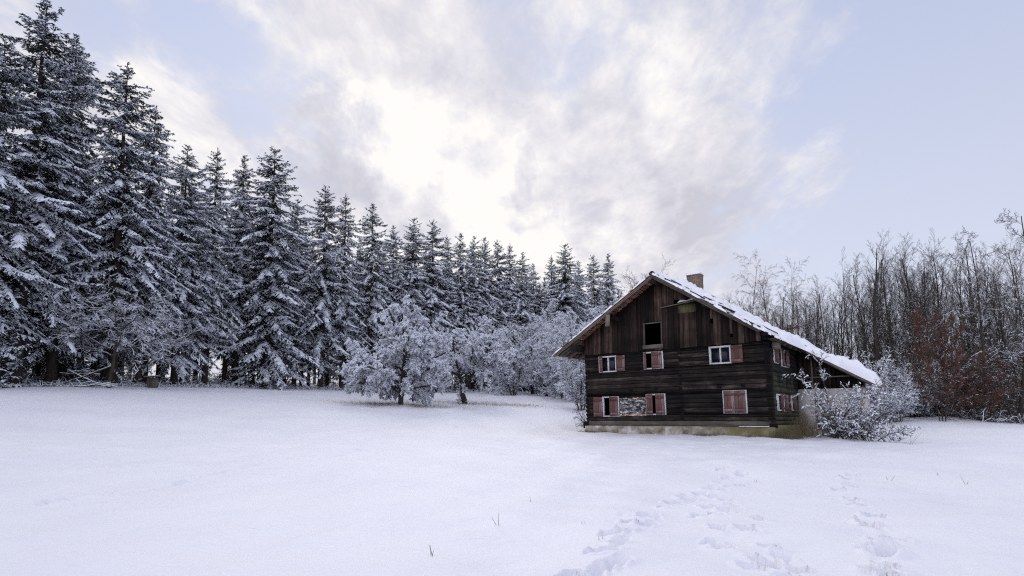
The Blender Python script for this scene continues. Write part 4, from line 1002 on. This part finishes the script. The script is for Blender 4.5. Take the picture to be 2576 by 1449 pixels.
s = MB(); mound(s, 4.10, 4.92, 3.93, 4.57, 8.32, .13, 3); s.build('snow', M['snow_roof'], cho, smooth=True)
s = MB(); box(s, 5.28, 5.82, 2.75, 3.4, 6.3, 6.78); ro = s.build('roof_hatch', M['mtile'], roof_o)
s = MB(); mound(s, 5.2, 5.9, 2.66, 3.5, 6.77, .12, 5); s.build('snow', M['snow_roof'], house, smooth=True)

# ------------------------------------------------------------------ rear part under the same roof
pw = MB(); holes = [(10.08, 10.31, 1.03, 1.28), (10.10, 10.32, -.16, .13)]
cx = [9.33, 10.08, 10.10, 10.31, 10.32, 11.95]
for x0, x1 in zip(cx[:-1], cx[1:]):
    xm = (x0 + x1) / 2; lo = -.9
    for h in sorted([h for h in holes if h[0] < xm < h[1]], key=lambda q: q[2]): box(pw, x0, x1, 4.86, 5.16, lo, h[2]); lo = h[3]
    box(pw, x0, x1, 4.86, 5.16, lo, 1.83)
box(pw, 11.95, 12.25, 4.83, 6.1, -.9, 1.84); box(pw, 9.33, 11.95, 5.9, 6.08, -.9, 1.84)
part(pw, 'plaster_wall', M['plaster'])
db = MB(); x = 9.33
while x < 12.1:
    x2 = x + hr.uniform(.16, .26); yj = 5.02 + hr.uniform(-.02, .02)
    db.add([(x, yj, 1.83), (x2 - .018, yj, 1.83), (x2 - .018, yj + .03, 1.83), (x, yj + .03, 1.83), (x, yj, zr(x) - .1), (x2 - .018, yj, max(1.84, zr(x2) - .1)), (x2 - .018, yj + .03, max(1.84, zr(x2) - .1)), (x, yj + .03, zr(x) - .1)],
           [[0, 3, 2, 1], [4, 5, 6, 7], [0, 1, 5, 4], [1, 2, 6, 5], [2, 3, 7, 6], [3, 0, 4, 7]]); x = x2
part(db, 'barn_boarding', M['dkboard'])
rl = MB(); bar(rl, (9.34, 4.93, 2.40), (11.7, 4.93, 2.42), .05, .06); bar(rl, (10.0, 4.90, 1.84), (9.98, 4.90, 3.5), .05, .06, up=(1, 0, 0)); part(rl, 'rail', M['weather'])
gt = MB(); V = []; ks = 9; ys = (4.25, 6.3)
for y in ys:
    for r in (.105, .09):
        for q in range(ks): t = math.pi + math.pi * q / (ks - 1); V.append((12.86 + r * math.cos(t), y, 1.94 + r * math.sin(t)))
F = []
for l_ in (0, 1):
    o0 = l_ * ks; o1 = 2 * ks + l_ * ks
    for q in range(ks - 1): F.append([o0 + q, o0 + q + 1, o1 + q + 1, o1 + q])
for q in range(ks - 1): F.append([q, q + 1, ks + q + 1, ks + q])
gt.add(V, F); part(gt, 'gutter', M['weather'])
# nest box hanging on the mossy corner
nb = empty('nest_box', 'weathered wooden nest box hung high on the mossy side wall by the front corner', 'nest box', tuple(house.location), -PHI)
q = MB(); box(q, 9.36, 9.62, .12, .46, 3.42, 3.72); q.build('box', M['weather'], nb)
q = MB(); q.add([(9.3, .06, 3.84), (9.68, .06, 3.73), (9.68, .52, 3.73), (9.3, .52, 3.84), (9.3, .06, 3.81), (9.68, .06, 3.70), (9.68, .52, 3.70), (9.3, .52, 3.81)], [[0, 1, 2, 3], [7, 6, 5, 4], [4, 5, 1, 0], [5, 6, 2, 1], [6, 7, 3, 2], [7, 4, 0, 3]]); q.build('lid', M['beam'], nb)
# ------------------------------------------------------------------ near shrubs, grass, forest-edge bits
def hl(a, b, c=0):   # house axes to world
    v = house.matrix_basis @ Vector((a, b, c)); return np.array(v)
BUSH = [sp(7, .12, -.18, 12, 45, .40, .45, t0=.12, fall=.35), sp(5, .17, -.16, 8, 45, .5, .55, t0=.1), sp(3, .18, -.2, 4, 42, .55, .6, rmin=.005), sp(2, .18, -.15, rmin=.004)]
rb = np.random.RandomState(77)
st = [((rb.normal(0, .35), rb.normal(0, .25), -.1), (rb.normal(.12, .55), rb.normal(-.1, .45), 1), rb.uniform(1.5, 2.4), .026) for _ in range(12)] + [((-.35, 0, -.1), (-.06, 0, 1), 3.7, .034), ((-.3, 0, -.1), (.16, 0, 1), 3.3, .03), ((-.4, 0, -.1), (-.3, 0, 1), 3.3, .03)]
bu = bare_proto('bush', 130, 'large snow-laden bush in front of the white lean-to wall', 'bush', BUSH, st, 'bark_grey', 'twig_pale', (0, 1, 2), .040, .060, .46, trunk_lv=1, twig_r=.0055, steep=.9)
p = ground_at(2140, 1104); p = at(2122, 1100, 25.2); bu.location = (p[0], p[1], gz1(p[0], p[1])); bu.scale = (.90, .90, 1.06)
st = [((rb.normal(0, .3), rb.normal(0, .3), -.1), (rb.normal(.2, .7), rb.normal(-.1, .6), 1), rb.uniform(.9, 1.6), .02) for _ in range(15)]
b2 = bare_proto('bush', 131, 'low twiggy bush with clumps of snow on the right flank of the large bush', 'bush', BUSH, st, 'bark_grey', 'twig', (0, 1, 2), .034, .05, .34, trunk_lv=1, twig_r=.0055, steep=.9)
p = at(2168, 1104, 24.8); b2.location = (p[0], p[1], gz1(p[0], p[1])); b2.scale = (.95, .95, 1.15)
st = [((rb.normal(0, .2), rb.normal(0, .2), -.1), (rb.normal(-.5, .35), rb.normal(-.1, .4), .8), rb.uniform(1.3, 2.0), .02) for _ in range(7)]
b3 = bare_proto('bush', 132, 'thin bare bush sticking out past the left corner of the farmhouse', 'bush', [sp(6, .14, .0, 9, 45, .42, .5, t0=.15), sp(4, .18, .0, 6, 45, .5, .55), sp(2, .18, 0, rmin=.005)], st, 'bark_grey', 'twig', (0,), .02, .02, .2, trunk_lv=1, twig_r=.006)
p = hl(-.25, .9); b3.location = (p[0], p[1], gz1(p[0], p[1]))

def grass(name, label, cat, pts, n, h, r, mat, lean=.35, w=.006):
    mb = MB(); c = np.mean(pts, axis=0); B = []; T = []
    for (x, y) in pts:
        for k in range(n):
            bx, by = x + rb.normal(0, r), y + rb.normal(0, r); hh = h * rb.uniform(.4, 1.1); z = gz1(bx, by) - .03
            B.append((bx, by, z)); T.append((bx + rb.normal(0, lean) * hh, by + rb.normal(0, lean) * hh, z + hh))
    B = np.array(B); T = np.array(T); Mid = (B + T) / 2 + [0, 0, 0] + rb.normal(0, .02, B.shape) * h * 2
    tubes(mb, B, Mid, w, w * .8, 3); tubes(mb, Mid, T, w * .8, w * .3, 3)
    org = np.array([c[0], c[1], gz1(*c)])
    for V in mb.V: V -= org
    o = mb.build(name, M[mat]); o.location = org
    return tag(o, label, cat)
grass('grass_tuft', 'faded green grass tuft at the mossy corner of the farmhouse', 'grass', [tuple(hl(a, b)[:2]) for a in np.arange(9.45, 10.1, .13) for b in np.arange(-.55, 1.6, .2)], 11, .48, .1, 'greengrass', .3, .004)
grass('grass_tuft', 'tall dry grass between the side wall of the farmhouse and the big bush', 'grass', [tuple(hl(a, b)[:2]) for a in np.arange(9.6, 10.6, .2) for b in np.arange(1.6, 3.8, .3)], 7, 1.1, .12, 'drygrass', .3, .0045)
grass('grass_tuft', 'dead grass along the foot of the plinth at the left corner of the farmhouse', 'grass', [tuple(hl(a, -.2)[:2]) for a in np.arange(-.25, 1.3, .09)], 12, .16, .06, 'drygrass', .7)
tf = grass('grass_tuft', 'dark weeds poking through snow under the right half of the plinth', 'grass', [tuple(hl(a, -.26)[:2]) for a in np.concatenate([np.arange(5.9, 7.2, .1), np.arange(8.2, 9.5, .1)])], 12, .14, .07, 'drygrass', .8)
def heap(label, pts, r, n):   # small drifts of snow over weeds by the wall
    pass
GS = [(241, 425, .16, 'pair of thin dry stalks in the open snow near the middle of the field'), (96, 518, .20, 'leaning dry stalk left of the pair of stalks in the open snow'), (500, 538, .10, 'short dark stalk beside the left trail of footprints'),
      (573, 593, .09, 'tiny dark tuft next to a footprint on the left trail'), (1943, 312, .16, 'dry stalk with side shoots in the snow right of the right footprint trail'), (2167, 294, .10, 'small dry stalk in the snow, middle one on the right side'),
      (2310, 330, .18, 'dry stalks furthest right in the snow field'), (1300, 318, .08, 'small dark stalk at the side of the middle footprints')]
for (x, y, h_, lab) in GS:
    p = ground_at(*c7(x, y)); o = grass('grass_stalk', lab, 'grass stalk', [(p[0], p[1])], 2, h_ * 1.0, .03, 'drygrass', .35, .0045)
for (u, v, h_, lab) in ((1095, 1395, .13, 'bent dry stalk nearest the camera, left of the footprints'), (2290, 1118, .5, 'twig sticking from the snow on the slope right of the big bush')):
    p = ground_at(u, v); grass('grass_stalk', lab, 'grass stalk', [(p[0], p[1])], 3, h_ * 1.2, .03, 'drygrass', .5, .0045)

# dark wooden box under the trees
p = at(383, 978, 46.5); z0 = gz1(p[0], p[1])
wb = empty('wooden_box', 'dark upright wooden box with a tilted flat lid under the left forest edge', 'box', (p[0], p[1], z0 - .08), .45)
q = MB()
for i in range(4):
    box(q, -.36 + .18 * i, -.19 + .18 * i, -.34, .34, 0, .88)
q.build('box', M['beam'], wb)
q = MB(); q.add([(-.62, -.46, .90), (.50, -.46, 1.0), (.50, .46, 1.0), (-.62, .46, .90), (-.62, -.46, .94), (.50, -.46, 1.04), (.50, .46, 1.04), (-.62, .46, .94)], [[3, 2, 1, 0], [4, 5, 6, 7], [0, 1, 5, 4], [1, 2, 6, 5], [2, 3, 7, 6], [3, 0, 4, 7]]); ld = q.build('lid', M['weather'], wb)
q = MB(); V = [(-.6, -.44, .943), (.48, -.44, 1.043), (.48, .44, 1.043), (-.6, .44, .943), (-.5, -.36, .975), (.4, -.36, 1.07), (.4, .36, 1.07), (-.5, .36, .975)]; q.add(V, [[4, 5, 6, 7], [0, 1, 5, 4], [1, 2, 6, 5], [2, 3, 7, 6], [3, 0, 4, 7]]); q.build('snow', M['snow'], ld)

# fallen branches with snow at the forest edge
def fallen(label, u, v, d, sticks):
    p = at(u, v, d); z = gz1(p[0], p[1]); root = empty('fallen_branch', label, 'branch', (p[0], p[1], z)); t = MB(); s = MB()
    for (a, b, r) in sticks:
        a = np.array(a, float); b = np.array(b, float); n = 5; P = a + (b - a) * np.linspace(0, 1, n)[:, None] + rb.normal(0, .03, (n, 3)); P[0], P[-1] = a, b
        rr = np.linspace(r, r * .5, n); tubes(t, P[:-1], P[1:], rr[:-1], rr[1:], 6)
        snowcaps(s, P[:-1] + [0, 0, r * .5], P[1:] + [0, 0, r * .5], np.maximum(rr[:-1] * 1.1, .035), np.maximum(rr[1:] * 1.1, .03), .07)
    br = t.build('branch', M['bark'], root); s.build('snow', M['snow'], br)
fallen('snow-lined fallen pole leaning across another at the left forest edge', 200, 962, 42.5, [((-1.6, 0, .05), (2.0, .3, 1.5), .07), ((-1.4, .6, 1.3), (1.4, -.2, .15), .05), ((-.3, .1, .55), (.4, -.3, .1), .03)])
fallen('bundle of snowy fallen boughs lying level above the crossed poles', 190, 950, 43.5, [((-1.2, 0, .95), (1.7, .2, .85), .05), ((-.8, .2, 1.1), (1.2, .3, .95), .04), ((-.3, -.2, 1.05), (1.0, .5, 1.2), .04), ((.1, 0, 1.0), (1.2, -.3, 1.25), .035), ((-1.0, .0, .95), (-1.0, 0, -.1), .05), ((1.3, .2, .86), (1.35, .2, -.1), .05)])
fallen('low snowy brash pile in front of the crossed poles', 238, 972, 42.2, [((-1.5, 0, .1), (1.6, .2, .22), .04), ((-1.0, -.3, .05), (.9, .4, .38), .035), ((-.6, .4, .3), (1.3, -.2, .05), .035), ((-.2, .1, .4), (1.6, .1, .05), .03), ((-1.8, .2, .05), (-.4, .1, .42), .03)])

# twiggy undergrowth along the foot of the forest and of the right wood
ug = MB(); us = MB()
def brush(px, py, hgt, n, sp=.7):
    z = gz1(px, py)
    P0 = np.array([px, py, z - .03]) + np.stack([rb.normal(0, .28, n), rb.normal(0, .28, n), np.zeros(n)], 1)
    D = nrm(np.stack([rb.normal(0, .9, n), rb.normal(0, .9, n), np.abs(rb.normal(.55, .4, n))], 1)); L = hgt * rb.uniform(.4, 1.2, (n, 1))
    P1 = P0 + D * L; P2 = P1 + nrm(D + [0, 0, -.8]) * L * .6
    tubes(ug, P0, P1, .009, .006, 3); tubes(ug, P1, P2, .006, .004, 3)
    k = rb.rand(n) < sp
    snowcaps(us, P0[k] + [0, 0, .005], P1[k], .022, .026, .028); snowcaps(us, P1[k], P2[k], .026, .016, .026)
for s in np.arange(0, cum[-1] - 3, .42):
    i = int(np.clip(np.searchsorted(cum, s) - 1, 0, len(seg) - 1)); a, b = EDGE[i], EDGE[i + 1]; t = (s - cum[i]) / seg[i]; nn = np.array([-(b - a)[1], (b - a)[0]]) / seg[i]
    for off in (0.1, .9, 2.2, 4.0, 7.0, 10.5, 15.0):
        if rb.rand() < (.95, .85, .6, .5, .5, .5, .5)[int(np.searchsorted((.1, .9, 2.2, 4, 7, 10.5, 15), off))]:
            q = a + (b - a) * t + nn * (off + rb.uniform(-.5, .5)); brush(q[0], q[1], rb.uniform(.25, .55) * (1 + .14 * min(off, 12)) * (1.5 if off > 6 else 1), 14 + int(off))
for u in np.arange(2235, 2720, 7):
    d = np.interp(u, [2235, 2420, 2576, 2720], [42.5, 39.5, 35.8, 34]) + rb.uniform(0, 2.5)
    p = at(u, 1055, d); brush(p[0], p[1], rb.uniform(.4, 1.0), 22, .15)
for k in range(60):
    q = hl(-.5 + rb.uniform(-3, 1), 6 + rb.uniform(-2, 6)); brush(q[0], q[1], .4, 10)
u1 = ug.build('undergrowth', M['twig']); u1['kind'] = 'stuff'; u1['label'] = 'low snowy twigs and brambles along the foot of the woods'; u1['category'] = 'undergrowth'
u2 = us.build('snow', M['snow'], u1)
# sparse dry grass under the apple trees
ag = MB()
for (u, v, d, r, n) in ((1010, 995, 44.6, 2.4, 700), (1230, 990, 49.5, 3.2, 800)):
    p = at(u, v, d); x = p[0] + rb.normal(0, r, n); y = p[1] + rb.normal(0, .7, n); z = gz(x, y) - .02; h_ = rb.uniform(.05, .22, n)
    B = np.stack([x, y, z], 1); T = B + np.stack([rb.normal(0, .06, n), rb.normal(0, .06, n), h_], 1); tubes(ag, B, T, .007, .003, 3)
a1 = ag.build('dry_grass', M['drygrass']); a1['kind'] = 'stuff'; a1['label'] = 'sparse dry grass poking through the snow under the apple trees'; a1['category'] = 'grass'

# contrail: a thin ice trail high in the air
p0 = at(911, 272, 6000); p1 = at(919, 250, 6000); ct = MB()
tubes(ct, (p0 - p1)[None] * 0, (p0 - p1)[None], 5, 11, 8); m, nt, b = newmat('contrail_ice', (.9, .9, .9), 1.0)
tr_ = nt.nodes.new('ShaderNodeBsdfTransparent'); mx = nt.nodes.new('ShaderNodeMixShader'); mx.inputs[0].default_value = .55
nt.links.new(tr_.outputs[0], mx.inputs[1]); nt.links.new(b.outputs[0], mx.inputs[2]); nt.links.new(mx.outputs[0], nt.nodes['Material Output'].inputs[0])
co_ = ct.build('contrail', m); co_.location = p1; tag(co_, 'short white aircraft contrail high in the clouds above the forest', 'contrail')

# ------------------------------------------------------------------ light and sky
AZ, EL = R_(-12), R_(32)     # sun behind the clouds, ahead and to the left
sd = bpy.data.lights.new('sun', 'SUN'); sd.energy = .9; sd.angle = R_(32); sd.color = (1.0, .95, .88)
so = bpy.data.objects.new('sun', sd); COL.objects.link(so)
so.rotation_euler = Vector((math.sin(AZ) * math.cos(EL), math.cos(AZ) * math.cos(EL), math.sin(EL))).to_track_quat('Z', 'Y').to_euler()
w = bpy.data.worlds.new("World"); scene.world = w; w.use_nodes = True
nt = w.node_tree; bgn = nt.nodes['Background']; STR = .10; bgn.inputs['Strength'].default_value = STR
sky = nt.nodes.new('ShaderNodeTexSky'); sky.sky_type = 'NISHITA'; sky.sun_disc = False; sky.sun_elevation = EL; sky.sun_rotation = AZ; sky.air_density = 1.2; sky.dust_density = 0.3; sky.ozone_density = 2.0
tc = nt.nodes.new('ShaderNodeTexCoord'); D = tc.outputs['Generated']
def vm(op, a, b=None, s=None):
    n = nt.nodes.new('ShaderNodeVectorMath'); n.operation = op
    for k, x in enumerate((a, b)):
        if x is None: continue
        if isinstance(x, bpy.types.NodeSocket): nt.links.new(x, n.inputs[k])
        else: n.inputs[k].default_value = x
    if s is not None: n.inputs['Scale'].default_value = s
    return n.outputs['Value'] if op == 'DOT_PRODUCT' else n.outputs[0]
sx = nt.nodes.new('ShaderNodeSeparateXYZ'); nt.links.new(D, sx.inputs[0])
zz = math_(nt, 'ADD', math_(nt, 'MAXIMUM', sx.outputs[2], 0.0), .16)
cb = nt.nodes.new('ShaderNodeCombineXYZ')
nt.links.new(math_(nt, 'DIVIDE', sx.outputs[0], zz), cb.inputs[0]); nt.links.new(math_(nt, 'DIVIDE', sx.outputs[1], zz), cb.inputs[1])
P = cb.outputs[0]
def wn(vec, sc, det, ro, di, scale3=(1, 1, 1), loc=(0, 0, 0), rot=0):
    mp = nt.nodes.new('ShaderNodeMapping'); mp.inputs['Scale'].default_value = scale3; mp.inputs['Location'].default_value = loc; mp.inputs['Rotation'].default_value = (0, 0, rot)
    nt.links.new(vec, mp.inputs[0]); n = nt.nodes.new('ShaderNodeTexNoise'); n.inputs['Scale'].default_value = sc; n.inputs['Detail'].default_value = det; n.inputs['Roughness'].default_value = ro; n.inputs['Distortion'].default_value = di
    nt.links.new(mp.outputs[0], n.inputs['Vector']); return n
big = wn(P, 1.3, 8, .60, .25, (1.4, .72, 1), (3.1, 1.7, 0), -.12).outputs['Fac']
fine = wn(P, 4.6, 9, .62, .35, (1.35, .8, 1), (.4, 5.2, 0), -.12).outputs['Fac']
micro = wn(P, 13.0, 8, .65, .3, (1.3, .8, 1), (2.4, 1.2, 0), -.12).outputs['Fac']
wob = wn(D, 5.0, 6, .62, .3).outputs['Color']
Dw = vm('NORMALIZE', vm('ADD', D, vm('SCALE', vm('SUBTRACT', wob, (.5, .5, .5)), None, .34)))
def blob(u, v, r, wgt, vec=None):
    d = ray(u, v); d = d / np.linalg.norm(d)
    dt = vm('DOT_PRODUCT', vec or Dw, tuple(float(x) for x in d))
    mr = nt.nodes.new('ShaderNodeMapRange'); mr.interpolation_type = 'SMOOTHSTEP'
    mr.inputs['From Min'].default_value = math.cos(R_(r)); mr.inputs['From Max'].default_value = 1.0; mr.inputs['To Max'].default_value = wgt
    nt.links.new(dt, mr.inputs['Value']); return mr.outputs[0]
def total(L):
    o = L[0]
    for x in L[1:]: o = math_(nt, 'ADD', o, x)
    return o
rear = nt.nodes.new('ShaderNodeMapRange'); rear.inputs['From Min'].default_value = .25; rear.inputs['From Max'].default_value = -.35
nt.links.new(sx.outputs[1], rear.inputs['Value'])      # unseen half of the sky given an added bright overcast to light the scene
az = nt.nodes.new('ShaderNodeMapRange'); az.interpolation_type = 'SMOOTHSTEP'; az.inputs['From Min'].default_value = .20; az.inputs['From Max'].default_value = .62; az.inputs['To Max'].default_value = -1.15
nt.links.new(vm('DOT_PRODUCT', Dw, (1, 0, 0)), az.inputs['Value'])     # the right of the view clears
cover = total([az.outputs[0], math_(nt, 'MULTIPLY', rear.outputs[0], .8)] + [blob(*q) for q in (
    (440, 40, 8, -.50), (570, 120, 6, -.42), (720, 225, 5, -.30), (640, 322, 3.6, -.55), (800, 290, 4, -.15), (200, 330, 10, .3), (330, 330, 8, .25),
    (1940, 200, 9, .18), (1980, 330, 7, .15), (1180, 110, 5, -.14), (1600, 180, 8, -.18), (880, 280, 5, -.2), (1750, 380, 8, -.08), (1480, 130, 5, -.08),
    (940, 90, 13, .26), (1050, 560, 20, .30), (1350, 300, 15, .10), (1500, 700, 22, .25), (420, 240, 9, .36), (580, 250, 6, .22), (1750, 170, 9, .22), (1500, 540, 14, .30), (1880, 445, 6, .40), (2060, 422, 3, .45), (80, 90, 10, .15), (1650, 620, 10, .25), (2080, 620, 5, .25))])
dens = total([math_(nt, 'MULTIPLY', big, 1.35), math_(nt, 'MULTIPLY', fine, 1.25), math_(nt, 'MULTIPLY', math_(nt, 'SUBTRACT', micro, .5), .8), cover])
cf = nt.nodes.new('ShaderNodeMapRange'); cf.interpolation_type = 'SMOOTHSTEP'; cf.inputs['From Min'].default_value = .62; cf.inputs['From Max'].default_value = 1.72; nt.links.new(dens, cf.inputs['Value'])
# brightness inside the cloud: thin bright veils near the hidden sun, grey-violet bellies where it is thick
shade = total([math_(nt, 'MULTIPLY', wn(P, 2.8, 9, .62, .35, (1.4, .72, 1), (7.7, 2.2, 0), -.12).outputs['Fac'], 1.0), math_(nt, 'MULTIPLY', fine, .75), math_(nt, 'MULTIPLY', micro, .30)] + [blob(*q) for q in (
    (900, 450, 7, -.10), (1050, 525, 4.5, -.16), (780, 420, 6, -.10), (1385, 420, 2.2, -.14), (1345, 470, 2.2, -.16), (1300, 515, 2.4, -.16), (1600, 420, 8, -.06), (1880, 610, 9, -.06), (1250, 180, 8, -.10), (1640, 330, 9, -.03), (1480, 600, 4, -.12), (1800, 640, 8, -.1),
    (950, 90, 11, .10), (1080, 370, 9, .08), (1150, 620, 16, .18), (1300, 600, 10, .10), (1500, 520, 12, .10), (1350, 300, 10, .08), (480, 260, 9, .10), (1700, 170, 6, .12), (1000, 240, 7, .1), (760, 360, 3, .15), (930, 330, 4, .12))])
SC = 1 / STR
def sc3(c): return tuple(x * SC for x in c)
ccol = ramp(nt, math_(nt, 'SUBTRACT', shade, .32), [(.48, (.57, .56, .63)), (.66, (.68, .67, .735)), (.82, (.80, .785, .815)), (.98, (.94, .915, .895))]).outputs[0]
ccol = vm('SCALE', ccol, None, SC)
clear = mixc(nt, .68, sky.outputs[0], sc3((.585, .63, .82)))
hz = ramp(nt, sx.outputs[2], [(.0, (1, 1, 1)), (.65, (0, 0, 0))]).outputs[0]
clear = mixc(nt, math_(nt, 'MULTIPLY', hz, .80), clear, sc3((.73, .735, .84)))
ccol = mixc(nt, math_(nt, 'MULTIPLY', rear.outputs[0], .85), ccol, sc3((.99, 1.02, 1.18)))  # sky behind the camera brightened as fill light
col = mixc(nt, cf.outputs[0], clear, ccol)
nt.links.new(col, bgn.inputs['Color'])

# ------------------------------------------------------------------ render settings
scene.view_settings.view_transform = 'Standard'; scene.view_settings.look = 'None'; scene.view_settings.exposure = 0.10; scene.view_settings.gamma = 1
scene.render.engine = 'CYCLES'; cy = scene.cycles
cy.max_bounces = 6; cy.diffuse_bounces = 4; cy.glossy_bounces = 2; cy.transmission_bounces = 2; cy.transparent_max_bounces = 4
cy.filter_width = 1.2; cy.sampling_pattern = 'BLUE_NOISE'; cy.use_denoising = False; cy.denoiser = 'OPENIMAGEDENOISE'; cy.denoising_input_passes = 'RGB_ALBEDO_NORMAL'; cy.denoising_prefilter = 'NONE'; cy.use_adaptive_sampling = False
cy.caustics_reflective = False; cy.caustics_refractive = False
